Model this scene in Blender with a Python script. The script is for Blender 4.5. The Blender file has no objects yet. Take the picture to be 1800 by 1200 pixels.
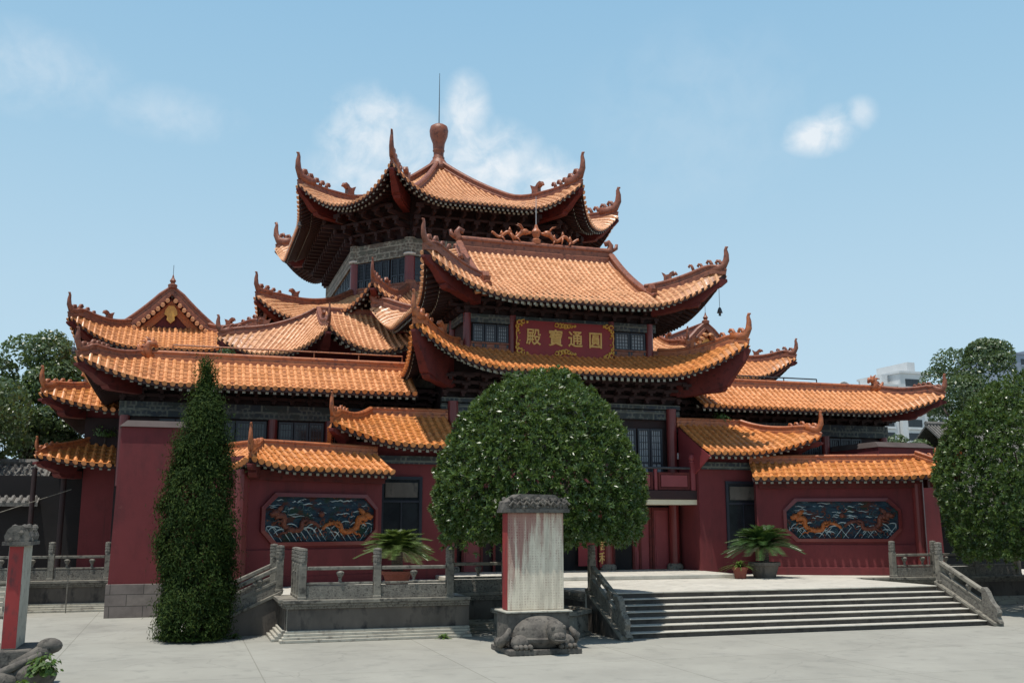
import bpy, math, random
import numpy as np
from mathutils import Vector
random.seed(7)
S = bpy.context.scene
COL = S.collection
PI = math.pi
rad = math.radians

# ------------------------------------------------------------------ materials
MATS = {}
def nt_mat(name):
    m = bpy.data.materials.new(name); m.use_nodes = True
    nt = m.node_tree; b = nt.nodes['Principled BSDF']
    MATS[name] = m
    return m, nt, b
def ramp(nt, fac, stops):
    r = nt.nodes.new('ShaderNodeValToRGB')
    while len(r.color_ramp.elements) < len(stops): r.color_ramp.elements.new(0.5)
    for e, (p, c) in zip(r.color_ramp.elements, stops):
        e.position = p; e.color = (*c, 1)
    nt.links.new(fac, r.inputs[0]); return r.outputs[0]
def noise(nt, scale, detail=5, rough=.6, vec=None, stretch=None):
    n = nt.nodes.new('ShaderNodeTexNoise'); n.inputs['Scale'].default_value = scale
    n.inputs['Detail'].default_value = detail; n.inputs['Roughness'].default_value = rough
    g = nt.nodes.new('ShaderNodeNewGeometry')
    if stretch:
        mp = nt.nodes.new('ShaderNodeMapping'); mp.inputs['Scale'].default_value = stretch
        nt.links.new(g.outputs['Position'], mp.inputs[0]); nt.links.new(mp.outputs[0], n.inputs['Vector'])
    else:
        nt.links.new(g.outputs['Position'], n.inputs['Vector'])
    return n.outputs['Fac']
def mixc(nt, a, b, fac, mode='MIX'):
    m = nt.nodes.new('ShaderNodeMix'); m.data_type = 'RGBA'; m.blend_type = mode
    if hasattr(fac, 'node'): nt.links.new(fac, m.inputs[0])
    else: m.inputs[0].default_value = fac
    for s, v in ((m.inputs[6], a), (m.inputs[7], b)):
        if hasattr(v, 'node'): nt.links.new(v, s)
        else: s.default_value = (*v, 1)
    return m.outputs[2]
def bump(nt, b, h, strength=.3, dist=.02):
    n = nt.nodes.new('ShaderNodeBump'); n.inputs['Strength'].default_value = strength; n.inputs['Distance'].default_value = dist
    nt.links.new(h, n.inputs['Height']); nt.links.new(n.outputs[0], b.inputs['Normal'])
def mottled(name, c1, c2, scale=3, rough=.7, c3=None, fine=None, stretch=None, bmp=0, coat=0, spec=.5):
    m, nt, b = nt_mat(name)
    f = noise(nt, scale, 6, .65, stretch=stretch)
    c = ramp(nt, f, [(.3, c1), (.7, c2)])
    if c3 is not None:
        f2 = noise(nt, fine or scale * 4, 4, .6, stretch=stretch)
        f2r = ramp(nt, f2, [(.52, (0, 0, 0)), (.68, (1, 1, 1))])
        c = mixc(nt, c, c3, f2r)
    nt.links.new(c, b.inputs['Base Color'])
    b.inputs['Roughness'].default_value = rough
    b.inputs['Specular IOR Level'].default_value = spec
    if coat: b.inputs['Coat Weight'].default_value = coat; b.inputs['Coat Roughness'].default_value = .15
    if bmp: bump(nt, b, noise(nt, (fine or scale * 4) * 2, 5), bmp, .02)
    return m
def plain(name, c, rough=.6, metal=0, spec=.5):
    m, nt, b = nt_mat(name)
    f = noise(nt, 9, 3)
    nt.links.new(ramp(nt, f, [(.3, tuple(x * .85 for x in c)), (.7, tuple(min(1, x * 1.12) for x in c))]), b.inputs['Base Color'])
    b.inputs['Roughness'].default_value = rough; b.inputs['Metallic'].default_value = metal
    b.inputs['Specular IOR Level'].default_value = spec
    return m

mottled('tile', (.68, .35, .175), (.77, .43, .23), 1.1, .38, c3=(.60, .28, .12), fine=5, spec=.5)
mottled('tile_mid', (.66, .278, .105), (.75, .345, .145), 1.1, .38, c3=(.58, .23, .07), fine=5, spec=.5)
mottled('tile_mid_pan', (.42, .17, .06), (.54, .23, .085), 1.1, .45, c3=(.32, .115, .045), fine=5, spec=.4)  # pan tiles: base colour darkened to paint in shade between the ribs
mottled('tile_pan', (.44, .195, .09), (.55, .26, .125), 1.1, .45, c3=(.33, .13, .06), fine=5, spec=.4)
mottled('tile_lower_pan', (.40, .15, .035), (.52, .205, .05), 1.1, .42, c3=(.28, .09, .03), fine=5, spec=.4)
mottled('tile_lower', (.63, .238, .07), (.74, .308, .10), .9, .34, c3=(.50, .17, .045), fine=4, spec=.55)
mottled('terracotta', (.18, .058, .033), (.30, .105, .056), 4, .5, c3=(.10, .035, .026), fine=7, spec=.45, bmp=.5)
mottled('terracotta_bright', (.33, .095, .036), (.48, .155, .054), 4, .42, c3=(.16, .048, .028), fine=7, spec=.5, bmp=.5)
def red_wall_mat():
    m, nt, b = nt_mat('red_wall')
    c = ramp(nt, noise(nt, .5, 6, .65), [(.3, (.128, .019, .022)), (.7, (.172, .028, .031))])
    c = mixc(nt, c, (.088, .017, .019), ramp(nt, noise(nt, 1.6, 6, .7, stretch=(1, 1, .4)), [(.50, (0, 0, 0)), (.72, (.85, .85, .85))]))
    c = mixc(nt, c, (.060, .018, .018), ramp(nt, noise(nt, 2.1, 6, .72, stretch=(2.6, 2.6, .14)), [(.56, (0, 0, 0)), (.74, (.75, .75, .75))]))
    c = mixc(nt, c, (.20, .075, .068), ramp(nt, noise(nt, 3.2, 7, .75), [(.63, (0, 0, 0)), (.76, (.45, .45, .45))]))
    nt.links.new(c, b.inputs['Base Color']); b.inputs['Roughness'].default_value = .85
    bump(nt, b, noise(nt, 9, 6), .15, .02)
red_wall_mat()
mottled('red_timber', (.085, .015, .014), (.14, .024, .021), 1.5, .7, c3=(.06, .013, .012), fine=5, spec=.3)
mottled('red_column', (.13, .02, .02), (.19, .03, .028), 1.3, .35, spec=.5)
mottled('red_panel', (.20, .03, .035), (.25, .045, .05), 1.3, .55)
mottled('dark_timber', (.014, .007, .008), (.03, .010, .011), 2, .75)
mottled('eave_timber', (.020, .007, .008), (.036, .011, .011), 2, .75)  # dark and eave timber carry the under-eave shade in their base colour
mottled('rafter_end', (.30, .31, .27), (.42, .42, .36), 5, .7)
mottled('window_frame', (.010, .012, .022), (.02, .022, .035), 3, .4)
mottled('window_pane', (.20, .22, .25), (.30, .31, .33), 4, .3)
mottled('glass_dark', (.012, .014, .018), (.03, .034, .04), 1.5, .12)
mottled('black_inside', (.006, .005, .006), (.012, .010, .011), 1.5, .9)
mottled('stone', (.13, .118, .098), (.27, .25, .205), 2.2, .88, c3=(.055, .05, .043), fine=6, bmp=.5)
mottled('stone_worn', (.070, .062, .055), (.165, .148, .125), 3.2, .88, c3=(.04, .036, .032), fine=9, bmp=.7)
mottled('stone_dark', (.080, .069, .060), (.150, .128, .108), 1.2, .9, c3=(.04, .036, .034), fine=3.2, stretch=(1, 1, .5), bmp=.3)
mottled('coping_dark', (.05, .036, .034), (.085, .066, .06), 1.2, .9)
mottled('stone_light', (.34, .32, .27), (.46, .44, .37), 1.8, .85, c3=(.22, .2, .17), fine=6, bmp=.25)
mottled('stone_carved', (.12, .11, .095), (.26, .24, .20), 7, .9, c3=(.05, .045, .04), fine=22, bmp=.9)
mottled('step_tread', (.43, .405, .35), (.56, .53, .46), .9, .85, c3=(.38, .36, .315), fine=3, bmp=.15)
mottled('step_riser_shaded', (.055, .048, .042), (.088, .077, .067), 1.2, .9, c3=(.035, .03, .027), fine=3.5, bmp=.2)  # much darker than the treads: riser shade is put into the colour
def per_tile(name):
    m = MATS[name]; nt = m.node_tree; b = nt.nodes['Principled BSDF']; src = b.inputs['Base Color'].links[0].from_socket
    g = nt.nodes.new('ShaderNodeNewGeometry'); sn = nt.nodes.new('ShaderNodeVectorMath'); sn.operation = 'SNAP'; sn.inputs[1].default_value = (.245, .26, .17)
    nt.links.new(g.outputs['Position'], sn.inputs[0]); w = nt.nodes.new('ShaderNodeTexWhiteNoise'); nt.links.new(sn.outputs[0], w.inputs['Vector'])
    v = ramp(nt, w.outputs['Value'], [(0, (.82, .77, .74)), (.25, (.96, .93, .91)), (.8, (1.0, .97, .96)), (1, (1.06, 1.05, 1.06))])
    c = mixc(nt, src, v, 1.0, 'MULTIPLY')
    d = ramp(nt, noise(nt, .9, 7, .72), [(.55, (0, 0, 0)), (.75, (.5, .5, .5))])
    nt.links.new(mixc(nt, c, (.16, .085, .05), d), b.inputs['Base Color'])
    rr = nt.nodes.new('ShaderNodeMapRange'); rr.inputs[3].default_value = b.inputs['Roughness'].default_value - .1; rr.inputs[4].default_value = b.inputs['Roughness'].default_value + .22
    nt.links.new(w.outputs['Value'], rr.inputs[0]); nt.links.new(rr.outputs[0], b.inputs['Roughness'])
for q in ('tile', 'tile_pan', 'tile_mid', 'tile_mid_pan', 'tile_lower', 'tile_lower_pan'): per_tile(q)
def paving_mat():
    m, nt, b = nt_mat('paving')
    c = ramp(nt, noise(nt, .45, 6, .65), [(.3, (.275, .268, .235)), (.7, (.345, .337, .295))])
    c = mixc(nt, c, (.235, .232, .205), ramp(nt, noise(nt, 1.7, 5, .65), [(.54, (0, 0, 0)), (.72, (.8, .8, .8))]))
    g = nt.nodes.new('ShaderNodeNewGeometry'); br = nt.nodes.new('ShaderNodeTexBrick'); br.inputs['Scale'].default_value = 1; br.offset = 0
    br.inputs['Brick Width'].default_value = 3.9; br.inputs['Row Height'].default_value = 3.3; br.inputs['Mortar Size'].default_value = .012
    for k, v in (('Color1', (1, 1, 1, 1)), ('Color2', (.93, .93, .92, 1)), ('Mortar', (.62, .61, .58, 1))): br.inputs[k].default_value = v
    nt.links.new(g.outputs['Position'], br.inputs['Vector'])
    c = mixc(nt, c, br.outputs['Color'], .85, 'MULTIPLY')
    c = mixc(nt, c, (.17, .165, .145), ramp(nt, noise(nt, .28, 7, .72), [(.57, (0, 0, 0)), (.72, (.6, .6, .6))]))
    vo = nt.nodes.new('ShaderNodeTexVoronoi'); vo.feature = 'DISTANCE_TO_EDGE'; vo.inputs['Scale'].default_value = .16
    wp = nt.nodes.new('ShaderNodeTexNoise'); wp.inputs['Scale'].default_value = .8; wp.inputs['Detail'].default_value = 6
    nt.links.new(g.outputs['Position'], wp.inputs['Vector']); ad = nt.nodes.new('ShaderNodeVectorMath'); ad.operation = 'ADD'
    nt.links.new(g.outputs['Position'], ad.inputs[0]); nt.links.new(wp.outputs['Color'], ad.inputs[1]); nt.links.new(ad.outputs[0], vo.inputs['Vector'])
    c = mixc(nt, c, (.13, .125, .11), ramp(nt, vo.outputs['Distance'], [(.0, (.28, .28, .28)), (.004, (0, 0, 0))]))
    c = mixc(nt, c, (.42, .41, .37), ramp(nt, noise(nt, .6, 7, .7), [(.60, (0, 0, 0)), (.75, (.4, .4, .4))]))
    nt.links.new(c, b.inputs['Base Color']); b.inputs['Roughness'].default_value = .9
    bump(nt, b, noise(nt, 14, 5), .15, .02)
paving_mat()
mottled('bark', (.05, .038, .03), (.10, .078, .06), 5, .95, stretch=(1, 1, .25), bmp=.6)
mottled('gold', (.50, .24, .03), (.72, .42, .07), 8, .4, spec=.6)
mottled('gold_pale', (.62, .36, .09), (.72, .45, .14), 8, .45)
mottled('sign_red', (.21, .012, .014), (.26, .016, .018), 2, .55)
mottled('banner_red', (.16, .012, .018), (.22, .02, .025), 2, .7)
mottled('white_paint', (.62, .60, .56), (.74, .72, .68), 4, .6)
mottled('bounce_cream', (.62, .54, .38), (.70, .62, .45), 1.5, .7)  # cream stands in for ground light bounced onto the balcony underside
mottled('grey_tile', (.10, .095, .088), (.19, .18, .165), 3, .9, c3=(.06, .056, .05), fine=9)
mottled('slate_wall', (.018, .017, .018), (.035, .033, .033), 1.2, .9)
mottled('metal_dark', (.03, .03, .035), (.06, .06, .065), 6, .45)
mottled('metal_pale', (.34, .34, .35), (.45, .45, .46), 6, .4)
mottled('apartment_wall', (.55, .56, .56), (.64, .65, .65), .3, .8)
mottled('apartment_blue', (.22, .26, .33), (.29, .33, .40), .3, .8)
mottled('mural_orange', (.30, .065, .010), (.52, .15, .022), 14, .5, c3=(.12, .03, .012), fine=30)
mottled('mural_rust', (.085, .022, .014), (.20, .05, .022), 14, .6, c3=(.05, .015, .012), fine=30)
mottled('mural_teal', (.015, .05, .06), (.05, .10, .11), 8, .5)
mottled('mural_white', (.20, .28, .31), (.55, .62, .62), 5, .5)
mottled('terracotta_pot', (.17, .045, .03), (.25, .07, .045), 3, .8)
mottled('soil', (.05, .04, .03), (.09, .07, .05), 8, .95)
# painted frieze : dull green/blue beam paint with pale key-pattern lines
def frieze_mat(name, base1, base2, line, sc):
    m, nt, b = nt_mat(name)
    tc = nt.nodes.new('ShaderNodeNewGeometry'); mp = nt.nodes.new('ShaderNodeMapping')
    mp.inputs['Rotation'].default_value = (PI / 2, 0, 0)
    nt.links.new(tc.outputs['Position'], mp.inputs[0])
    br = nt.nodes.new('ShaderNodeTexBrick'); br.inputs['Scale'].default_value = sc
    br.inputs['Mortar Size'].default_value = .035; br.inputs['Brick Width'].default_value = .9; br.inputs['Row Height'].default_value = .30
    br.inputs['Color1'].default_value = (*base1, 1); br.inputs['Color2'].default_value = (*base2, 1); br.inputs['Mortar'].default_value = (*line, 1)
    nt.links.new(mp.outputs[0], br.inputs['Vector'])
    f = noise(nt, 5, 3)
    b2 = nt.nodes.new('ShaderNodeTexBrick'); b2.inputs['Scale'].default_value = sc; b2.offset = .35
    b2.inputs['Mortar Size'].default_value = .03; b2.inputs['Brick Width'].default_value = .17; b2.inputs['Row Height'].default_value = .16
    b2.inputs['Color1'].default_value = (0, 0, 0, 1); b2.inputs['Color2'].default_value = (.25, .25, .25, 1); b2.inputs['Mortar'].default_value = (1, 1, 1, 1)
    nt.links.new(mp.outputs[0], b2.inputs['Vector'])
    patch = ramp(nt, noise(nt, 2.6, 2), [(.48, (0, 0, 0)), (.55, (.8, .8, .8))])
    c = mixc(nt, br.outputs['Color'], mixc(nt, base2, line, b2.outputs['Color']), patch)
    c = mixc(nt, c, (.05, .045, .04), ramp(nt, f, [(.45, (0, 0, 0)), (.8, (1, 1, 1))]))
    nt.links.new(c, b.inputs['Base Color']); b.inputs['Roughness'].default_value = .7
    return m
frieze_mat('frieze', (.032, .045, .042), (.024, .033, .05), (.13, .14, .12), 1.0)
frieze_mat('frieze_pale', (.105, .115, .092), (.13, .10, .08), (.30, .30, .25), 1.0)
def mural_mat():
    m, nt, b = nt_mat('mural_ground')
    w = noise(nt, 3.0, 6, .7, stretch=(.6, .6, 2.6))
    c = ramp(nt, w, [(.32, (.010, .011, .018)), (.47, (.012, .026, .045)), (.56, (.022, .055, .075)), (.64, (.012, .015, .024)), (.74, (.12, .16, .2))])
    g = noise(nt, 1.7, 2)
    c = mixc(nt, c, (.012, .035, .018), ramp(nt, g, [(.56, (0, 0, 0)), (.66, (.8, .8, .8))]))
    c = mixc(nt, c, (.075, .022, .014), ramp(nt, noise(nt, 2.4, 6, .75, stretch=(.9, .9, 1.6)), [(.53, (0, 0, 0)), (.60, (.9, .9, .9))]))
    c = mixc(nt, c, (.30, .085, .012), ramp(nt, noise(nt, 4.5, 6, .75), [(.62, (0, 0, 0)), (.68, (.9, .9, .9))]))
    c = mixc(nt, c, (.22, .30, .34), ramp(nt, noise(nt, 6.5, 5, .7, stretch=(.5, .5, 1.8)), [(.63, (0, 0, 0)), (.68, (.8, .8, .8))]))
    nt.links.new(c, b.inputs['Base Color']); b.inputs['Roughness'].default_value = .75; b.inputs['Specular IOR Level'].default_value = .25
    bump(nt, b, w, .6, .05)
mural_mat()
def block_mat():
    m, nt, b = nt_mat('stone_block')
    g = nt.nodes.new('ShaderNodeNewGeometry'); mp = nt.nodes.new('ShaderNodeMapping'); mp.inputs['Rotation'].default_value = (PI / 2, 0, 0)
    nt.links.new(g.outputs['Position'], mp.inputs[0])
    br = nt.nodes.new('ShaderNodeTexBrick'); br.inputs['Scale'].default_value = 1
    br.inputs['Brick Width'].default_value = .95; br.inputs['Row Height'].default_value = .34; br.inputs['Mortar Size'].default_value = .012
    br.inputs['Color1'].default_value = (.20, .165, .15, 1); br.inputs['Color2'].default_value = (.25, .21, .185, 1); br.inputs['Mortar'].default_value = (.09, .078, .07, 1)
    nt.links.new(mp.outputs[0], br.inputs['Vector'])
    f = noise(nt, 3, 6)
    c = mixc(nt, br.outputs['Color'], (.5, .5, .5), .5, 'OVERLAY')
    c = mixc(nt, br.outputs['Color'], ramp(nt, f, [(.3, (.62, .62, .62)), (.7, (1.1, 1.1, 1.1))]), .9, 'MULTIPLY')
    nt.links.new(c, b.inputs['Base Color']); b.inputs['Roughness'].default_value = .9
block_mat()
def stele_mat():
    m, nt, b = nt_mat('stele_face')
    g = nt.nodes.new('ShaderNodeNewGeometry')
    mp = nt.nodes.new('ShaderNodeMapping'); mp.inputs['Scale'].default_value = (13, 1, 24)
    nt.links.new(g.outputs['Position'], mp.inputs[0])
    # small carved characters in columns : noisy cells inside a grid
    br = nt.nodes.new('ShaderNodeTexBrick'); br.offset = 0; br.inputs['Scale'].default_value = 1
    mp2 = nt.nodes.new('ShaderNodeMapping'); mp2.inputs['Rotation'].default_value = (PI / 2, 0, 0); mp2.inputs['Scale'].default_value = (1, 1, 1)
    nt.links.new(g.outputs['Position'], mp2.inputs[0]); nt.links.new(mp2.outputs[0], br.inputs['Vector'])
    br.inputs['Brick Width'].default_value = .062; br.inputs['Row Height'].default_value = .058; br.inputs['Mortar Size'].default_value = .012; br.inputs['Mortar Smooth'].default_value = .1
    br.inputs['Color1'].default_value = (1, 1, 1, 1); br.inputs['Color2'].default_value = (1, 1, 1, 1); br.inputs['Mortar'].default_value = (0, 0, 0, 1)
    n1 = noise(nt, 60, 2, .5)
    ch = mixc(nt, (0, 0, 0), br.outputs['Color'], ramp(nt, n1, [(.46, (0, 0, 0)), (.52, (1, 1, 1))]))
    # vertical streaks of faded red
    st = noise(nt, 1.0, 6, .65, stretch=(6.5, 6.5, .55))
    sep = nt.nodes.new('ShaderNodeSeparateXYZ'); nt.links.new(g.outputs['Position'], sep.inputs[0])
    zr = nt.nodes.new('ShaderNodeMapRange'); zr.inputs[1].default_value = 1.0; zr.inputs[2].default_value = 3.1; zr.inputs[3].default_value = -.13; zr.inputs[4].default_value = .20
    nt.links.new(sep.outputs['Z'], zr.inputs[0])
    xr = nt.nodes.new('ShaderNodeMapRange'); xr.inputs[1].default_value = -6.5; xr.inputs[2].default_value = -5.2; xr.inputs[3].default_value = .12; xr.inputs[4].default_value = -.06
    nt.links.new(sep.outputs['X'], xr.inputs[0])
    ad = nt.nodes.new('ShaderNodeMath'); nt.links.new(st, ad.inputs[0]); nt.links.new(zr.outputs[0], ad.inputs[1])
    ad2 = nt.nodes.new('ShaderNodeMath'); nt.links.new(ad.outputs[0], ad2.inputs[0]); nt.links.new(xr.outputs[0], ad2.inputs[1])
    red = ramp(nt, ad2.outputs[0], [(.52, (0, 0, 0)), (.66, (.75, .75, .75))])
    base = ramp(nt, noise(nt, 2.2, 6, .6, stretch=(3, 3, .5)), [(.3, (.48, .42, .33)), (.55, (.72, .64, .50)), (.75, (.82, .74, .60))])
    c = mixc(nt, base, (.26, .075, .065), red)
    cf = mixc(nt, (0, 0, 0), ch, mixc(nt, (0, 0, 0), mixc(nt, (.42, .42, .42), (.95, .95, .95), red), ramp(nt, noise(nt, 3.5, 5, .7, stretch=(2, 2, 1)), [(.40, (.15, .15, .15)), (.62, (1, 1, 1))])))
    c = mixc(nt, c, (.20, .045, .04), cf)
    dark = ramp(nt, noise(nt, 1.5, 5, .6, stretch=(5, 5, .8)), [(.63, (0, 0, 0)), (.75, (.6, .6, .6))])
    c = mixc(nt, c, (.22, .19, .155), dark)
    nt.links.new(c, b.inputs['Base Color']); b.inputs['Roughness'].default_value = .8
stele_mat()
mottled('stele_red', (.24, .022, .022), (.36, .04, .036), 2, .7, c3=(.14, .03, .03), fine=8, stretch=(1, 1, .4))
def leaf_mat(name, c1, c2, c3, rough=.4, trans=.18, sc=1.6, spec=.5):
    m, nt, b = nt_mat(name)
    f = noise(nt, sc, 3, .6); f2 = noise(nt, 14, 2)
    c = ramp(nt, f, [(.32, c1), (.68, c2)])
    c = mixc(nt, c, c3, ramp(nt, f2, [(.5, (0, 0, 0)), (.72, (1, 1, 1))]))
    nt.links.new(c, b.inputs['Base Color']); b.inputs['Roughness'].default_value = rough
    b.inputs['Specular IOR Level'].default_value = spec
    t = nt.nodes.new('ShaderNodeBsdfTranslucent')
    nt.links.new(mixc(nt, c, (.5, .7, .1), .25, 'MIX'), t.inputs[0])
    mx = nt.nodes.new('ShaderNodeMixShader'); mx.inputs[0].default_value = trans
    nt.links.new(b.outputs[0], mx.inputs[1]); nt.links.new(t.outputs[0], mx.inputs[2])
    nt.links.new(mx.outputs[0], nt.nodes['Material Output'].inputs[0])
leaf_mat('leaf_glossy', (.028, .060, .013), (.072, .125, .028), (.14, .20, .055), .35, .18, 1.6, .5)
leaf_mat('leaf_cypress', (.008, .022, .006), (.026, .050, .009), (.075, .10, .016), .8, .08, 3.2, .15)
leaf_mat('leaf_far', (.045, .080, .034), (.085, .132, .055), (.14, .19, .085), .40, .25, .5, .6)
leaf_mat('leaf_light', (.05, .10, .02), (.09, .16, .03), (.14, .22, .05), .5, .25, 2, .5)
leaf_mat('leaf_cycad_bright', (.045, .085, .02), (.09, .145, .035), (.20, .25, .09), .4, .2, 2, .6)
leaf_mat('leaf_cycad', (.020, .055, .014), (.04, .095, .022), (.075, .14, .035), .4, .12, 2, .6)

# ------------------------------------------------------------------ mesh builder and object helpers
OFF = {}
class MB:
    def __init__(s, sx=1): s.v = []; s.f = []; s.m = []; s.sx = sx
    def add(s, vs, fs, mi=0):
        o = len(s.v); s.v.extend([tuple(map(float, q)) for q in vs])
        for f in fs: s.f.append(tuple(i + o for i in f)); s.m.append(mi)
    def build(s, name, mat, parent=None, smooth=False, bevel=0, label=None):
        if not s.v: return None
        off = OFF.get(parent.name, (0, 0, 0)) if parent else (0, 0, 0)
        sx = s.sx
        me = bpy.data.meshes.new(name)
        vs = [(x * sx - off[0], y - off[1], z - off[2]) for x, y, z in s.v]
        fs = s.f if sx > 0 else [f[::-1] for f in s.f]
        me.from_pydata(vs, [], fs)
        for mm in (mat if isinstance(mat, (list, tuple)) else [mat]): me.materials.append(MATS[mm])
        if any(s.m): me.polygons.foreach_set('material_index', s.m)
        if smooth: me.polygons.foreach_set('use_smooth', [True] * len(s.f))
        me.update()
        o = bpy.data.objects.new(name, me); COL.objects.link(o)
        if parent: o.parent = parent; OFF[o.name] = off
        else: OFF[o.name] = (0, 0, 0)
        if bevel:
            b = o.modifiers.new('bevel', 'BEVEL'); b.width = bevel; b.segments = 2; b.limit_method = 'ANGLE'
        if label: o['label'] = label
        return o
def thing(name, label, cat, loc=(0, 0, 0), group=None):
    o = bpy.data.objects.new(name, None); COL.objects.link(o); o.location = loc
    o.empty_display_size = .3
    o['label'] = label; o['category'] = cat
    if group: o['group'] = group
    OFF[o.name] = tuple(loc); return o
def tag(o, label, cat, group=None, kind=None):
    o['label'] = label; o['category'] = cat
    if group: o['group'] = group
    if kind: o['kind'] = kind
    return o
def struct(o): o['kind'] = 'structure'; return o

def box(mb, x0, x1, y0, y1, z0, z1, mi=0):
    v = [(x, y, z) for z in (z0, z1) for y in (y0, y1) for x in (x0, x1)]
    mb.add(v, [(0, 2, 3, 1), (4, 5, 7, 6), (0, 1, 5, 4), (2, 6, 7, 3), (0, 4, 6, 2), (1, 3, 7, 5)], mi)
def fbox(mb, F, u0, u1, v0, v1, z0, z1, mi=0):
    """box in a local frame F(u, v) -> (x, y)"""
    v = [(*F(u, w), z) for z in (z0, z1) for w in (v0, v1) for u in (u0, u1)]
    mb.add(v, [(0, 2, 3, 1), (4, 5, 7, 6), (0, 1, 5, 4), (2, 6, 7, 3), (0, 4, 6, 2), (1, 3, 7, 5)], mi)
def lathe(mb, x, y, prof, n=12, mi=0, ang=0):
    vs = []
    for r, z in prof:
        for k in range(n):
            a = ang + 2 * PI * k / n; vs.append((x + r * math.cos(a), y + r * math.sin(a), z))
    fs = []
    for i in range(len(prof) - 1):
        for k in range(n): fs.append((i * n + k, i * n + (k + 1) % n, (i + 1) * n + (k + 1) % n, (i + 1) * n + k))
    fs.append(tuple(range(n))[::-1]); fs.append(tuple(range((len(prof) - 1) * n, len(prof) * n)))
    mb.add(vs, fs, mi)
def tube(mb, pts, rads, n=6, flat=1.0, side=None, mi=0):
    """tapered tube; `side` is a horizontal direction whose radius is scaled by flat"""
    P = [np.array(p, float) for p in pts]
    if not hasattr(rads, '__len__'): rads = [rads] * len(P)
    vs = []; fs = []
    prev = None
    for i, p in enumerate(P):
        t = P[min(i + 1, len(P) - 1)] - P[max(i - 1, 0)]; t = t / (np.linalg.norm(t) + 1e-9)
        if side is not None: a = np.array([side[0], side[1], 0.]); a -= t * a.dot(t)
        elif prev is not None: a = prev - t * prev.dot(t)
        else:
            a = np.cross(t, (0, 0, 1.)) if abs(t[2]) < .95 else np.cross(t, (1., 0, 0))
        a = a / (np.linalg.norm(a) + 1e-9); prev = a
        b = np.cross(t, a)
        for k in range(n):
            q = 2 * PI * k / n
            vs.append(p + a * math.cos(q) * rads[i] * flat + b * math.sin(q) * rads[i])
    m = len(P)
    for i in range(m - 1):
        for k in range(n): fs.append((i * n + k, i * n + (k + 1) % n, (i + 1) * n + (k + 1) % n, (i + 1) * n + k))
    fs.append(tuple(range(n))[::-1]); fs.append(tuple(range((m - 1) * n, m * n)))
    mb.add(vs, fs, mi)
def sweep(mb, pts, prof, closed=True, scale=None, mi=0):
    """sweep a profile [(lateral, up)] along a path, up stays vertical"""
    P = [np.array(p, float) for p in pts]; n = len(prof); vs = []; fs = []
    for i, p in enumerate(P):
        t = P[min(i + 1, len(P) - 1)] - P[max(i - 1, 0)]
        h = np.array([t[1], -t[0], 0]); h = h / (np.linalg.norm(h) + 1e-9)
        s = scale[i] if scale is not None else 1
        tt = t / (np.linalg.norm(t) + 1e-9); up = np.cross(h, tt)
        if up[2] < 0: up = -up
        for a, b in prof: vs.append(p + h * a * s + up * b * s)
    for i in range(len(P) - 1):
        for k in range(n): fs.append((i * n + k, (i + 1) * n + k, (i + 1) * n + (k + 1) % n, i * n + (k + 1) % n))
    fs.append(tuple(range(n))); fs.append(tuple(range((len(P) - 1) * n, len(P) * n))[::-1])
    mb.add(vs, fs, mi)
RIDGE = [(-.15, -.1), (-.15, .08), (-.10, .11), (-.10, .25), (-.14, .28), (-.14, .33), (-.07, .39), (.07, .39), (.14, .33), (.14, .28), (.10, .25), (.10, .11), (.15, .08), (.15, -.1)]
def poly_ext(mb, pts, o, d, th, mi=0):
    """vertical-plane outline [(along d, z)] extruded th across; o = (x,y,z) origin"""
    nx, ny = -d[1], d[0]; n = len(pts); vs = []
    for s in (-th / 2, th / 2):
        for a, z in pts: vs.append((o[0] + d[0] * a + nx * s, o[1] + d[1] * a + ny * s, o[2] + z))
    fs = [tuple(range(n)), tuple(range(n, 2 * n))[::-1]]
    for k in range(n): fs.append((k, k + n, (k + 1) % n + n, (k + 1) % n))
    mb.add(vs, fs, mi)
def ball(mb, c, r, n=8, m=6, mi=0, sq=(1, 1, 1)):
    prof = [(max(1e-3, math.sin(PI * i / m)), -math.cos(PI * i / m)) for i in range(m + 1)]
    vs = []
    for a, z in prof:
        for k in range(n):
            q = 2 * PI * k / n; vs.append((c[0] + r * sq[0] * a * math.cos(q), c[1] + r * sq[1] * a * math.sin(q), c[2] + r * sq[2] * z))
    fs = []
    for i in range(m):
        for k in range(n): fs.append((i * n + k, i * n + (k + 1) % n, (i + 1) * n + (k + 1) % n, (i + 1) * n + k))
    mb.add(vs, fs, mi)

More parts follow.
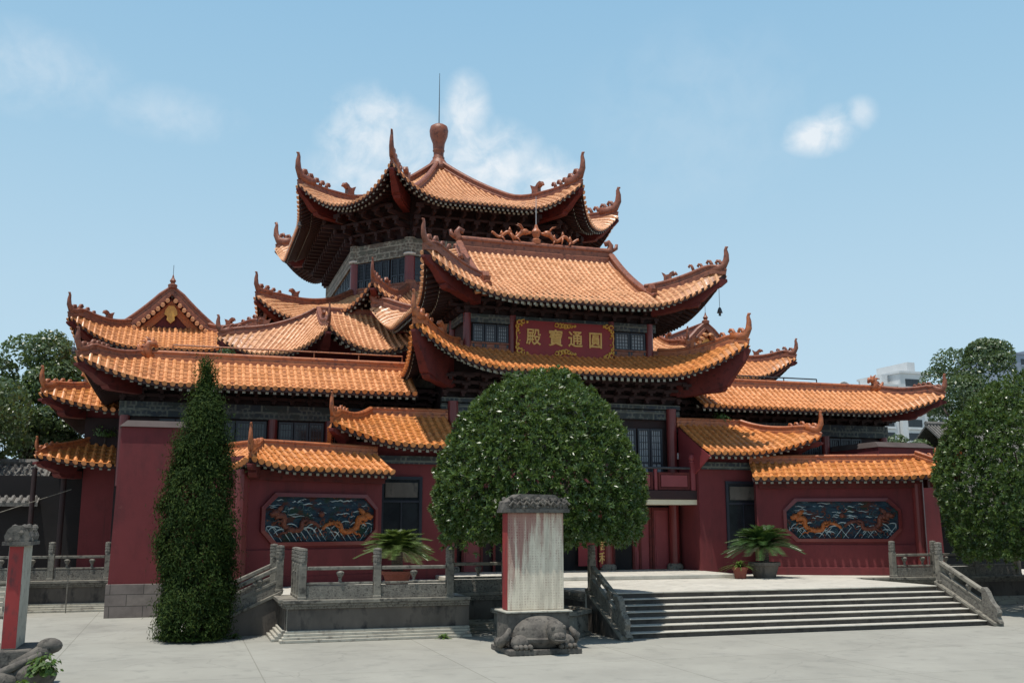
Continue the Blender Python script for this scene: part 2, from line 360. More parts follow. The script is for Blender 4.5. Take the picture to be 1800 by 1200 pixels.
# ------------------------------------------------------------------ tiled roofs
class Roof:
    def __init__(s, sx=1):
        s.tiles = MB(sx); s.soffit = MB(sx); s.raft = MB(sx); s.hips = []; s.sx = sx
P_L = 2.3
def roof_side(R, A, B, zE, zf, D, aL=0, aR=0, tgL=None, tgR=None, k=1., LL=0, LR=0, w=3., eL=0, eR=0, pitch=.24, tin=1.6, fade=3., hipL=True, hin=None, drop=.14):
    A = np.array(A, float); B = np.array(B, float); L = np.linalg.norm(B - A); e = (B - A) / L; n = np.array([-e[1], e[0]])
    tgL = D if tgL is None else tgL; tgR = D if tgR is None else tgR
    def cl(s, t): return np.maximum(0, 1 - np.maximum(0, s - aL * t) / w) ** P_L if LL or eL else 0 * s
    def cr(s, t): return np.maximum(0, 1 - np.maximum(0, L - s - aR * t) / w) ** P_L if LR or eR else 0 * s
    def z(s, t):
        s = np.asarray(s, float); t = np.asarray(t, float)
        fd = np.clip(1 - np.maximum(0, t * k) / fade, 0, 1) ** 1.5
        return zE + zf(t * k) + (LL * cl(s, t) + LR * cr(s, t)) * fd
    def P(s, t, dz=0):
        zz = z(s, t) + dz
        q = A[None] + np.outer(np.atleast_1d(s), e) + np.outer(np.atleast_1d(t), n)
        return np.column_stack([q, np.atleast_1d(zz)])
    def te(s):
        t = 0.
        for _ in range(8): t = -eL * float(cl(np.float64(s), t)) - eR * float(cr(np.float64(s), t))
        return t
    def tend(s):
        t = D
        if aL > 0 and s < aL * tgL: t = min(t, s / aL)
        if aR > 0 and L - s < aR * tgR: t = min(t, (L - s) / aR)
        return t
    s0 = -aL * eL; s1 = L + aR * eR
    nr = max(2, int(round((s1 - s0) / pitch))); dp = (s1 - s0) / nr
    ribs = [s0 + dp * (i + .5) for i in range(nr)]
    ss = [s0] + ribs + [s1]
    T0 = [te(s) for s in ss]; T1 = [max(tend(s), te(s)) for s in ss]
    T1[0] = T0[0] if aL else T1[0]; T1[-1] = T0[-1] if aR else T1[-1]
    V, F = R.tiles.v, R.tiles.f
    # pans (with a small lip at every course)
    for i in range(len(ss) - 1):
        ln = max(T1[i] - T0[i], T1[i + 1] - T0[i + 1])
        if ln < .02: continue
        m = max(1, int(ln / .22))
        f = np.repeat(np.arange(m + 1) / m, 2)[1:-1]
        dz = np.tile([.028, .0], m)
        a = P(np.full(2 * m, ss[i]), T0[i] + f * (T1[i] - T0[i])); b = P(np.full(2 * m, ss[i + 1]), T0[i + 1] + f * (T1[i + 1] - T0[i + 1]))
        a[:, 2] += dz; b[:, 2] += dz
        vs = np.empty((4 * m, 3)); vs[0::2] = a; vs[1::2] = b
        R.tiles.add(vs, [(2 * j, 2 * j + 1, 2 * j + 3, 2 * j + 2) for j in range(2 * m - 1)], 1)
        # fascia + soffit
        a0 = P(ss[i], T0[i])[0]; b0 = P(ss[i + 1], T0[i + 1])[0]
        t2a = min(max(tin, T0[i]), T1[i]); t2b = min(max(tin, T0[i + 1]), T1[i + 1])
        a1 = P(ss[i], t2a, -drop)[0]; b1 = P(ss[i + 1], t2b, -drop)[0]
        am = P(ss[i], (t2a + T0[i]) / 2, -drop)[0]; bm = P(ss[i + 1], (t2b + T0[i + 1]) / 2, -drop)[0]
        dv = np.array([0, 0, -drop])
        R.soffit.add([a0, b0, b0 + dv, a0 + dv, bm, am, b1, a1], [(0, 3, 2, 1), (3, 5, 4, 2), (5, 7, 6, 4)])
    # cover tile ribs
    ph = [0, PI / 4, PI / 2, 3 * PI / 4, PI]
    for i, s in enumerate(ribs):
        t0, t1 = T0[i + 1] - .05, T1[i + 1]
        if t1 - t0 < .12: continue
        m = max(1, int(round((t1 - t0) / .30)))
        tt = np.repeat(t0 + (t1 - t0) * np.arange(m + 1) / m, 2)[1:-1]; rr = np.tile([.078, .064], m) * (pitch / .24)
        C = P(np.full(len(tt), s), tt)
        eps = .02; sl = (z(np.full(len(tt), s), tt + eps) - z(np.full(len(tt), s), tt - eps)) / (2 * eps)
        up = np.column_stack([np.outer(-sl, n), np.ones(len(tt))]); up /= np.linalg.norm(up, axis=1)[:, None]
        dzs = (float(z(s + .05, t0 + .1)) - float(z(s - .05, t0 + .1))) / .1
        e3 = np.array([e[0], e[1], dzs]); e3 /= np.linalg.norm(e3)
        vs = np.empty((len(tt) * 5, 3))
        for j, p in enumerate(ph): vs[j::5] = C + np.outer(rr * math.cos(p), e3) + up * (rr * math.sin(p))[:, None]
        fs = [(r * 5 + j, r * 5 + j + 1, r * 5 + j + 6, r * 5 + j + 5) for r in range(len(tt) - 1) for j in range(4)]
        R.tiles.add(vs, fs)
        # round end tile
        r0 = .085 * (pitch / .24); c = C[0] - np.array([n[0], n[1], 0]) * .02
        disc = [c + e3 * r0 * math.cos(2 * PI * q / 8) + up[0] * (r0 * math.sin(2 * PI * q / 8) + .012) for q in range(8)]
        R.tiles.add(disc, [tuple(range(8))])
        back = [d + np.array([n[0], n[1], 0]) * .06 for d in disc]
        R.tiles.add(disc + back, [(q, q + 8, (q + 1) % 8 + 8, (q + 1) % 8) for q in range(8)])
        # rafters in two layers, pale painted ends
        for ta, tb, za, wd, hh in ((T0[i + 1] + .10, min(T0[i + 1] + 1.3, t1 - .1), -drop - .02, .05, .10), (T0[i + 1] + .62, min(tin, t1 - .1), -drop - .15, .055, .11)):
            if tb - ta < .15: continue
            p = P([s, s], [ta, tb], za)
            vs = []
            for q in p:
                for dx, dz in ((-wd, 0), (wd, 0), (wd, -hh), (-wd, -hh)): vs.append(q + np.array([e[0] * dx, e[1] * dx, dz]))
            R.raft.add(vs, [(0, 4, 5, 1), (1, 5, 6, 2), (2, 6, 7, 3), (3, 7, 4, 0)])
            R.raft.add(vs[:4], [(0, 1, 2, 3)], 1)
    # hip data for the A end
    if hipL and aL > 0:
        tt = np.linspace(-eL, tgL, 22); pts = P(aL * tt, tt)
        hd = -(aL * e + n); hd /= np.linalg.norm(hd)
        R.hips.append((pts, hd, zE, tin if hin is None else hin))
    return P
def add_hip_parts(R, roof, hip, spike=1.0, beast=True, rmat='terracotta', rs=1.0, beam=True, curls=4, prong=True, bw=1.0, depth=.35, thick=.72):
    pts, hd, zE, tin = hip
    sx = R.sx
    tip = pts[0]
    rb = MB(sx)
    path = [p for p in pts]
    sweep(rb, path, RIDGE, scale=[rs * (.55 + .45 * min(1, i / 5)) for i in range(len(path))])
    h = rb.build('hip_ridge', rmat, roof)
    sp = MB(sx); sc = spike; tz = tip[2]
    def loc(o, zz): return (tip[0] + hd[0] * o, tip[1] + hd[1] * o, tz + zz)
    side = (-hd[1], hd[0])
    # swept-up horn
    i0 = min(range(len(pts)), key=lambda i: abs(np.linalg.norm(pts[i][:2] - tip[:2]) - .75 * sc))
    d1 = np.linalg.norm(pts[i0][:2] - tip[:2])
    z1 = pts[i0][2] - tz
    tube(sp, [loc(-d1, z1 + .2 * sc), loc(-.36 * sc, (z1 + .2 * sc) * .45 + .12 * sc), loc(-.1 * sc, .30 * sc), loc(.03 * sc, .55 * sc), loc(.045 * sc, .80 * sc), loc(.02 * sc, .98 * sc), loc(.05 * sc, 1.09 * sc), loc(.12 * sc, 1.08 * sc)],
         [.17 * sc, .18 * sc, .165 * sc, .13 * sc, .10 * sc, .072 * sc, .06 * sc, .035 * sc], 7, .62, side)
    # curls along the inside of the horn
    for q in range(curls):
        f = q / max(1, curls - 1)
        o = -.12 * sc - f * 1.15 * sc
        iz = min(range(len(pts)), key=lambda i: abs(np.linalg.norm(pts[i][:2] - tip[:2]) + o))
        bz = max(pts[iz][2] - tz, 0 if f else 0) + .32 * rs if f > .2 else .36 * sc
        s2 = sc * (1.0 - .25 * f)
        tube(sp, [loc(o, bz - .1), loc(o - .07 * s2, bz + .07 * s2), loc(o - .12 * s2, bz + .17 * s2), loc(o - .21 * s2, bz + .19 * s2), loc(o - .26 * s2, bz + .11 * s2), loc(o - .21 * s2, bz + .06 * s2)],
             [.095 * s2, .09 * s2, .08 * s2, .07 * s2, .06 * s2, .045 * s2], 6, .8, side)
    sp.build('hip_horn', rmat, roof, smooth=True)
    if beast:
        bm = MB(sx)
        q = np.linalg.norm(pts[:, :2] - tip[:2], axis=1); ib = min(range(len(pts)), key=lambda i: abs(q[i] - 2.35 * sc))
        p = pts[ib] + np.array([0, 0, .3 * rs])
        f = .95 * sc
        poly_ext(bm, [(x * f, y * f) for x, y in [(-.16, -.05), (-.15, .2), (-.24, .42), (-.13, .37), (-.05, .30), (.06, .32), (.13, .40), (.27, .46), (.30, .36), (.17, .24), (.18, -.05)]], p, hd, .17 * sc)
        tube(bm, [p + np.array([hd[0] * .2 * f, hd[1] * .2 * f, .30 * f]), p + np.array([hd[0] * .36 * f, hd[1] * .36 * f, .36 * f]), p + np.array([hd[0] * .42 * f, hd[1] * .42 * f, .28 * f])], [.09 * f, .08 * f, .04 * f], 6)
        bm.build('ridge_beast', rmat, roof)
    if beam:
        cb = MB(sx)
        d = np.linalg.norm(pts[:, :2] - tip[:2], axis=1)
        dmax = d[-1]
        hl = min(dmax, np.linalg.norm(pts[0][:2] - pts[-1][:2]), 99)
        # inner limit : where t == tin
        fr = (tin + abs(pts[0][0] * 0)) if tin else 0
        lim = min(dmax * .98, tin)
        zs = np.interp(np.linspace(0, lim, 14), d, pts[:, 2]); us = np.linspace(0, lim, 14)
        zp = zE - depth; run = min(1.5 * bw, lim * .75)
        vs = []; fs = []; bots = []
        for i, (u, zz) in enumerate(zip(us, zs)):
            top = zz - .14 - (.10 + .15 * min(1, u / (1.3 * bw))) * bw * 1.0
            x = max(0., 1 - u / run)
            bot = zp + (tip[2] - .16 - zp) * x ** 1.9
            bot = max(bot, zz - .14 - thick * (.22 + .78 * min(1, u / (1.0 * bw))) - .10)
            bot = min(bot, top - .08); bots.append(bot)
            wd = (.10 + .15 * min(1, u / (1.3 * bw))) * bw
            for s, q in ((-wd, top), (wd, top), (wd * .9, bot), (-wd * .9, bot)):
                vs.append((tip[0] - hd[0] * (u - .04) + side[0] * s, tip[1] - hd[1] * (u - .04) + side[1] * s, q))
        for i in range(13):
            for k in range(4): fs.append((i * 4 + k, i * 4 + (k + 1) % 4, (i + 1) * 4 + (k + 1) % 4, (i + 1) * 4 + k))
        fs += [(0, 3, 2, 1), (52, 53, 54, 55)]
        cb.add(vs, fs)
        if prong:
            u0 = run * .80; zp = float(np.interp(u0 + .15, us, bots)) + .02
            poly_ext(cb, [(-u0 + .0, zp - .13), (-u0 + .10, zp - .02), (-u0 + .04, zp + .12), (-lim - .25, zp + .12), (-lim - .25, zp - .16), (-u0 - .25, zp - .16)], (tip[0], tip[1], 0), hd, .34 * bw)
        cb.build('corner_beam', 'red_timber', roof)
def finish_roof(R, name, parent, tmat='tile', label=None):
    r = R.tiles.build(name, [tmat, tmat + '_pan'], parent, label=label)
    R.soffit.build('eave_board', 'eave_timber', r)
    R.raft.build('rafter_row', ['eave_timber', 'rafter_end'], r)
    return r
def prof(rise, D, c):
    return lambda t: rise * np.where(np.asarray(t) < 0, (1 - c) * np.asarray(t) / D, (1 - c) * np.asarray(t) / D + c * (np.asarray(t) / D) ** 2)
def ridge_line(sx, pts, rmat, parent, scale=1.0, name='ridge'):
    m = MB(sx); sweep(m, pts, RIDGE, scale=[scale] * len(pts)); return m.build(name, rmat, parent)
def brackets(mb, F, u0, u1, z0, z1, out, sp=.62):
    """rows of stepped bracket clusters under an eave; frame F(u, v) v>0 outward"""
    n = max(2, int(round((u1 - u0) / sp))); h = (z1 - z0) / 3
    for i in range(n + 1):
        u = u0 + (u1 - u0) * i / n
        for j in range(3):
            o = out * (j + 1) / 3
            fbox(mb, F, u - .055, u + .055, 0, o, z0 + h * j + .02, z0 + h * j + h * .55)
            fbox(mb, F, u - .10 - .05 * j, u + .10 + .05 * j, o - .1, o + .03, z0 + h * j + h * .5, z0 + h * (j + 1) - .02)
    for j in range(3):
        o = out * (j + 1) / 3
        fbox(mb, F, u0, u1, o - .13, o - .03, z0 + h * (j + 1) - .06, z0 + h * (j + 1) + .05)
def lattice_window(parent, F, u0, u1, z0, z1, v, leaves=2, sx=1, name='window', pane='window_pane'):
    """leafed lattice window in frame F (v>0 outward)"""
    fr = MB(sx); pn = MB(sx); w = (u1 - u0) / leaves
    for i in range(leaves):
        a, b = u0 + i * w + .015, u0 + (i + 1) * w - .015
        st = .07
        fbox(fr, F, a, a + st, v, v + .07, z0, z1); fbox(fr, F, b - st, b, v, v + .07, z0, z1)
        zm = z0 + (z1 - z0) * .36
        for q0, q1 in ((z0, z0 + st), (zm - st / 2, zm + st / 2), (z1 - st, z1)): fbox(fr, F, a + st, b - st, v, v + .066, q0, q1)
        fbox(pn, F, a + st, b - st, v + .005, v + .02, z0 + st, z1 - st)
        nb = 4
        for j in range(1, nb):
            u = a + st + (b - a - 2 * st) * j / nb; fbox(fr, F, u - .011, u + .011, v + .02, v + .045, zm + st / 2, z1 - st)
        for j in range(1, 5):
            q = zm + (z1 - zm) * j / 5; fbox(fr, F, a + st, b - st, v + .02, v + .040, q - .011, q + .011)
        cx = (a + b) / 2
        fbox(fr, F, cx - .02, cx + .02, v + .02, v + .04, z0 + st, zm - st / 2); fbox(fr, F, a + st, b - st, v + .02, v + .038, (z0 + zm) / 2 - .02, (z0 + zm) / 2 + .02)
    o = fr.build(name, 'window_frame', parent); pn.build('pane', pane, o); return o
def column(parent, x, y, z0, z1, r, sx=1, mat='red_column', base=True):
    m = MB(sx); lathe(m, x, y, [(r * 1.0, z0 + .001), (r, z1)], 16)
    c = m.build('column', mat, parent, smooth=False)
    if base:
        b = MB(sx); lathe(b, x, y, [(r * 1.45, z0), (r * 1.6, z0 + .08), (r * 1.5, z0 + .17), (r * 1.15, z0 + .22)], 14); b.build('column_base', 'stone', c)
    return c
def FX(y): return lambda u, v: (u, y - v)          # front face at y, v outward towards -Y
def text_mesh(txt, size, ext, offset=0):
    cu = bpy.data.curves.new('t', 'FONT'); cu.body = txt; cu.size = size; cu.extrude = ext; cu.bevel_depth = offset; cu.bevel_resolution = 0
    cu.align_x = 'CENTER'; cu.align_y = 'CENTER'; cu.resolution_u = 4
    ob = bpy.data.objects.new('t', cu); COL.objects.link(ob)
    dg = bpy.context.evaluated_depsgraph_get(); me = bpy.data.meshes.new_from_object(ob.evaluated_get(dg))
    v = np.empty(len(me.vertices) * 3); me.vertices.foreach_get('co', v); v = v.reshape(-1, 3)
    f = [tuple(p.vertices) for p in me.polygons]
    bpy.data.objects.remove(ob); bpy.data.meshes.remove(me); bpy.data.curves.remove(cu)
    return v, f
def put_text(mb, txt, size, ext, x, y, z, offset=0, sxx=1.0):
    v, f = text_mesh(txt, size, ext, offset)
    if len(v): mb.add(np.column_stack([x + v[:, 0] * sxx, y - v[:, 2], z + v[:, 1]]), f)

T = .96      # terrace level
# ================================================================== MAIN HALL
hall = thing('main_hall', 'red front hall of the temple with two tiers of upturned orange tile roofs', 'temple hall', (0, 35, T))
# --- upper roof (hip and gable)
HD, HR, HC = 4.78, 2.90, .42
hz = prof(HR, HD, HC)
R = Roof(); zE = 10.68; YE = 33.12; YB = 42.68; XE = 5.42
tg = 1.45; sg = 2.12
kw = dict(zE=zE, w=3.3, fade=2.0, tin=1.65)
roof_side(R, (-XE, YE), (XE, YE), zf=hz, D=HD, aL=sg / tg, aR=sg / tg, tgL=tg, tgR=tg, LL=1.50, LR=1.50, eL=.30, eR=.30, **kw)
es = .30 * sg / tg
ks = tg / sg
k2 = dict(kw); k2['w'] = 3.0
roof_side(R, (XE, YE), (XE, YB), zf=hz, D=sg, aL=tg / sg, aR=tg / sg, k=ks, LL=1.50, LR=1.50, eL=es, eR=es, hin=2.2, **{**k2, 'tin': 1.9})
roof_side(R, (XE, YB), (-XE, YB), zf=hz, D=HD, aL=sg / tg, aR=sg / tg, tgL=tg, tgR=tg, LL=1.50, LR=1.50, eL=.30, eR=.30, **kw)
roof_side(R, (-XE, YB), (-XE, YE), zf=hz, D=sg, aL=tg / sg, aR=tg / sg, k=ks, LL=1.50, LR=1.50, eL=es, eR=es, hin=2.2, **{**k2, 'tin': 1.9})
up = finish_roof(R, 'upper_roof', hall, 'tile')
for i, h in enumerate(R.hips):
    add_hip_parts(R, up, (h[0], h[1], h[2], 2.9), spike=.95, beast=True, rs=.9, depth=.42, bw=.9, thick=.70)
# main ridge
gx = 3.30
yr = 37.9; zr = zE + HR
m = MB(); sweep(m, [(-gx + .1, yr, zr), (0, yr, zr - .02), (gx - .1, yr, zr)], [(a * 1.25, b * 1.45) for a, b in RIDGE]); m.build('ridge', 'terracotta', up)
for s in (-1, 1):
    vr = MB(); pts = []
    for j in range(15):
        t = .62 + (HD - .62) * j / 14
        pts.append((s * gx, YE + t, zE + float(hz(t)) + .02))
    sweep(vr, pts, RIDGE); vr.build('vertical_ridge', 'terracotta', up)
    vb = MB(); pts2 = [(x, 2 * yr - y, z) for x, y, z in pts]; sweep(vb, pts2, RIDGE); vb.build('vertical_ridge', 'terracotta', up)
    # post-like beast at the foot of the vertical ridge
    b = MB(); poly_ext(b, [(-.16, -.05), (-.2, .45), (-.3, .75), (-.13, .68), (-.03, .85), (.07, .66), (.25, .62), (.14, .40), (.16, -.05)], (s * gx, 33.95, zE + .22), (0, -1), .24)
    b.build('ridge_beast', 'terracotta', up)
    # curled ridge end
    e = MB()
    tube(e, [(s * (gx - .15), yr, zr + .35), (s * (gx + .02), yr, zr + .50), (s * (gx + .05), yr, zr + .72), (s * (gx - .05), yr, zr + .86), (s * (gx - .17), yr, zr + .80), (s * (gx - .15), yr, zr + .68)], [.17, .16, .13, .12, .11, .06], 8, .8, (0, 1))
    tube(e, [(s * (gx + .1), yr, zr + .5), (s * (gx + .3), yr, zr + .62), (s * (gx + .33), yr, zr + .8)], [.1, .09, .06], 6)
    e.build('ridge_end', 'terracotta', up, smooth=True)
    # gable with verge tiles
    g = MB(); zb = zE + float(hz(tg)) - .1
    gp = []
    for j in range(13):
        t = tg + (HD - tg) * j / 12; gp.append((YE + t, zE + float(hz(t)) - .03))
    gp += [(2 * yr - y, z) for y, z in gp[-2::-1]]
    vs = [(s * (gx - .12), y, z) for y, z in gp]; g.add(vs, [tuple(range(len(vs)))]); g.build('gable', 'red_wall', up)
    vt = MB()
    for j in range(22):
        t = .75 + (HD - .1 - .75) * j / 21
        for yy in (YE + t, 2 * yr - YE - t):
            zz = zE + float(hz(t))
            tube(vt, [(s * (gx - .05), yy, zz + .06), (s * (gx + .42), yy, zz - .06)], .075, 7)
    vt.build('verge_tiles', 'tile', up)
    gr = MB(); zq = zE + float(hz(tg)) + .05
    sweep(gr, [(s * (gx + .02), YE + tg, zq), (s * (gx + .02), yr, zq), (s * (gx + .02), 2 * yr - YE - tg, zq)], RIDGE, scale=[.8] * 3); gr.build('gable_ridge', 'terracotta', up)
# dragons and centre finial on the main ridge
fn = MB(); zt = zr + .55
lathe(fn, .02, yr, [(.18, zt - .05), (.2, zt + .12), (.1, zt + .2), (.17, zt + .36), (.2, zt + .48), (.1, zt + .62), (.05, zt + .78)], 10); fn.build('ridge_finial', 'terracotta_bright', up)
rod = MB(); tube(rod, [(.02, yr, zt + .7), (.02, yr, zt + 2.0)], [.022, .012], 6); rod.build('lightning_rod', 'metal_pale', up)
for s in (-1, 1):
    d = MB(); pts = []; rr = []
    for j in range(41):
        f = j / 40; x = s * (.55 + 1.35 * f)
        pts.append((x, yr - .05 + .06 * math.sin(9 * f), zt + .26 + .11 * math.sin(f * 13 + 1.2) * (1 - .2 * f) - .05 * f)); rr.append(.085 * (1 - .55 * f) + .012)
    tube(d, pts, rr, 7)
    hx, hy, hzz = pts[0]
    ball(d, (hx - s * .05, hy, hzz + .06), .15, sq=(1.3, .8, .9))
    tube(d, [(hx - s * .1, hy, hzz + .02), (hx - s * .34, hy, hzz + .05)], [.09, .05], 6)
    for q in (-1, 1): tube(d, [(hx + s * .02, hy + q * .05, hzz + .15), (hx + s * .14, hy + q * .09, hzz + .32), (hx + s * .3, hy + q * .1, hzz + .36)], [.035, .025, .01], 5)
    for f in (8, 18, 28):
        px, py, pz = pts[f]
        tube(d, [(px, py, pz), (px - s * .04, py - .12, pz - .10), (px - s * .1, py - .14, zt - .02)], [.05, .04, .03], 5)
        poly_ext(d, [(-.09, 0), (0, .2), (.1, 0)], (px, py, pz + .06), (1, 0), .03)
    d.build('ridge_dragon', 'terracotta_bright', up, smooth=True)

# --- skirt roof of the hall
R2 = Roof(); z2 = 8.02; tw = 2.45; sw = 1.95
k2z = prof(1.05, tw, .25)
kw = dict(zE=z2, w=3.4, fade=2.9)
roof_side(R2, (-5.95, 32.6), (5.95, 32.6), zf=k2z, D=tw, aL=sw / tw, aR=sw / tw, LL=1.45, LR=1.45, eL=.45, eR=.45, tin=2.0, **kw)
e2 = .45 * sw / tw
roof_side(R2, (5.95, 32.6), (5.95, 38.5), zf=k2z, D=sw, aL=tw / sw, aR=0, k=tw / sw, LL=1.45, eL=e2, tin=1.7, **kw)
roof_side(R2, (-5.95, 38.5), (-5.95, 32.6), zf=k2z, D=sw, aL=0, aR=tw / sw, k=tw / sw, LR=1.45, eR=e2, tin=1.7, hipL=False, **kw)
sk = finish_roof(R2, 'skirt_roof', hall, 'tile_lower')
for h in R2.hips:
    add_hip_parts(R2, sk, (h[0], h[1], h[2], 2.9), spike=1.0, beast=True, rmat='terracotta_bright', rs=.8, depth=.70, bw=.86, thick=1.35)
ridge_line(1, [(-4.0, 35.0, z2 + 1.02), (4.0, 35.0, z2 + 1.02)], 'terracotta', sk, .8)

# --- upper floor : walls, columns, lattice windows, brackets
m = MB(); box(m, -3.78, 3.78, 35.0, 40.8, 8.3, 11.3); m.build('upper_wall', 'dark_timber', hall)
m = MB(); fbox(m, FX(35.0), -3.85, 3.85, .02, .16, 10.02, 10.34); fbox(m, lambda u, v: (-3.78 - v, 40.8 - u), .0, 5.8, .02, .14, 10.02, 10.34); m.build('painted_beam', 'frieze', hall)
m = MB(); brackets(m, FX(35.0), -3.8, 3.8, 10.36, 11.05, 1.0, .6); brackets(m, lambda u, v: (-3.78 - v, 40.8 - u), 0, 5.8, 10.36, 11.05, .9, .6); m.build('bracket_row', 'eave_timber', hall)
for x in (-3.72, -1.98, 1.98, 3.6): column(hall, x, 34.92, 8.75, 10.36, .145, base=False)
for y in (36.6, 38.4): column(hall, -3.82, y, 8.75, 10.36, .145, base=False)
lattice_window(hall, FX(34.98), -3.52, -2.12, 8.96, 9.98, .0, 3)
lattice_window(hall, FX(34.98), 2.14, 3.44, 8.96, 9.98, .0, 2)
m = MB(); box(m, -3.6, -1.9, 34.93, 35.0, 8.8, 8.96); box(m, 1.9, 3.55, 34.93, 35.0, 8.8, 8.96); m.build('sill_beam', 'eave_timber', hall)
# --- lower body
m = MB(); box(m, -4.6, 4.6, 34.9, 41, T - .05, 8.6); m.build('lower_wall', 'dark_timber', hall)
m = MB(); fbox(m, FX(34.9), -4.7, 4.7, .03, .2, 6.65, 7.0); fbox(m, FX(34.9), -4.7, 4.7, .03, .26, 7.04, 7.2); m.build('painted_beam', 'frieze', hall)
m = MB(); brackets(m, FX(34.9), -4.6, 4.6, 7.22, 7.95, 1.1, .65); m.build('bracket_row', 'eave_timber', hall)
for x in (-4.3, -1.6, 1.6, 4.3): column(hall, x, 34.62, T + .13, 7.05, .19)
for x0 in (-4.05, -2.85, 1.85, 2.95): lattice_window(hall, FX(34.85), x0, x0 + 1.05, 4.3, 6.3, .0, 2)
# balcony
m = MB(); box(m, -4.75, 4.75, 33.35, 34.88, 3.62, 3.95); b = m.build('balcony', 'eave_timber', hall, bevel=.015)
m = MB(); box(m, -4.72, 4.72, 33.38, 34.88, 3.44, 3.617); m.build('balcony_underside', 'bounce_cream', b)  # bounced ground light is put into this underside's colour
pn = MB(); fr = MB()
for i in range(6):
    x0 = -4.5 + 1.5 * i
    fbox(pn, FX(33.45), x0 + .22, x0 + 1.28, -.02, .03, 4.08, 4.50)
    fbox(fr, FX(33.45), x0 + .08, x0 + 1.42, -.045, -.02, 3.96, 4.60)
    fbox(fr, FX(33.45), x0 + .12, x0 + 1.38, -.02, .02, 4.52, 4.60); fbox(fr, FX(33.45), x0 + .12, x0 + 1.38, -.02, .02, 3.97, 4.05)
    for q in (x0 + .12, x0 + 1.31): fbox(fr, FX(33.45), q, q + .07, -.02, .02, 4.05, 4.52)
fr.build('balcony_frame', 'red_timber', b); pn.build('balcony_panel', 'red_panel', b)
for i in range(7):
    p = MB(); x = -4.5 + 1.5 * i; end = i in (0, 6)
    w = .09 if end else .055
    box(p, x - w, x + w, 33.45 - w, 33.45 + w, 3.955, 4.96 if end else 4.72)
    if end: lathe(p, x, 33.45, [(.13, 4.96), (.13, 5.0), (.09, 5.03), (.13, 5.12), (.10, 5.24), (.02, 5.28)], 10)
    p.build('balcony_post', 'red_panel', b, bevel=.01)
m = MB(); tube(m, [(-4.5, 33.45, 4.76), (4.5, 33.45, 4.76)], .045, 8); m.build('handrail', 'metal_dark', b)
# ground floor doors under the balcony
def door(x0, x1, mat, opened=False):
    f = MB(); fbox(f, FX(34.84), x0, x0 + .09, 0, .09, T + .14, 3.35); fbox(f, FX(34.84), x1 - .09, x1, 0, .09, T + .14, 3.35); fbox(f, FX(34.84), x0 + .09, x1 - .09, 0, .09, 3.25, 3.35)
    d = f.build('door', 'red_timber', hall)
    p = MB()
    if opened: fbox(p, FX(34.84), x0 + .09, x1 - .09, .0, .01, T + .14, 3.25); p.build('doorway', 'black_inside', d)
    else:
        fbox(p, FX(34.84), x0 + .09, x1 - .09, .0, .03, T + .14, 3.25)
        for z0, z1 in ((T + .25, 1.75), (1.95, 3.1)): fbox(p, FX(34.84), x0 + .17, x1 - .17, .03, .05, z0, z1)
        p.build('door_leaf', mat, d)
    return d
for a, q in ((-3.9, 0), (-2.75, 1), (-1.4, 0), (-.2, 1), (1.0, 0), (1.85, 1), (2.65, 0), (3.45, 0)): door(a, a + (1.15 if q else .78), 'red_panel', bool(q))
# raised hall floor with a single step edge
m = MB(); box(m, -5.2, 4.75, 30.9, 34.9, T + .004, T + .13); m.build('hall_floor', 'step_tread', hall, bevel=.02)
m = MB(); lathe(m, 5.32, 33.4, [(.2, T + .002), (.2, 3.44)], 16); m.build('porch_column', 'red_column', hall)
m = MB(); lathe(m, -5.32, 33.4, [(.2, T + .002), (.2, 3.44)], 16); m.build('porch_column', 'red_column', hall)

# name board
sb = thing('name_board', 'big dark red signboard with four gold characters hung below the upper eave', 'signboard', (.04, 34.7, 8.9))
tl = lambda u, v: (u + .04, 34.74 - v)
m = MB()
pts = [(-1.96, 8.98), (-1.80, 8.88), (1.80, 8.88), (1.96, 8.98), (1.96, 10.08), (1.80, 10.18), (-1.80, 10.18), (-1.96, 10.08)]
poly_ext(m, [(a, z) for a, z in pts], (.04, 34.72, 0), (1, 0), .10); m.build('board', 'sign_red', sb)
for c, x in zip('殿寶通圓', (-1.28, -.40, .38, 1.20)):
    ch = MB(); put_text(ch, c, .66, .012, x + .04, 34.655, 9.52, .012, .90); ch.build('gilt_character', 'gold_pale', sb)
for sx_ in (-1, 1):
    for zz, dz in ((9.0, 1), (10.07, -1)):
        x = .04 + sx_ * 1.84; gd = MB()
        for k, (du, dv) in enumerate(((.0, .0), (.16, -.04), (-.06, .14), (-.05, .27), (.30, -.05), (.08, .09), (.02, .40))):
            cx_, cz_ = x - sx_ * du, zz + dz * dv
            r = .115 - .012 * k
            tube(gd, [(cx_ + r * math.cos(a) * (1 - a / 12), 34.65, cz_ + r * math.sin(a) * (1 - a / 12)) for a in [q * .8 + k for q in range(9)]], [.022, .03, .035, .036, .036, .032, .028, .022, .014], 5)
        gd.build('corner_scroll', 'gold', sb, smooth=True)
for z in (9.0, 10.07):
    gd = MB()
    for k in range(-3, 4):
        r = .11 - .012 * abs(k)
        tube(gd, [(.04 + k * .12 + r * math.cos(a) * (1 - a / 12), 34.65, z + .02 * (3 - abs(k)) * (1 if z < 9.5 else -1) + r * math.sin(a) * (1 - a / 12)) for a in [q * .8 + k for q in range(9)]], [.02, .028, .032, .034, .034, .03, .026, .02, .012], 5)
    gd.build('centre_scroll', 'gold', sb, smooth=True)
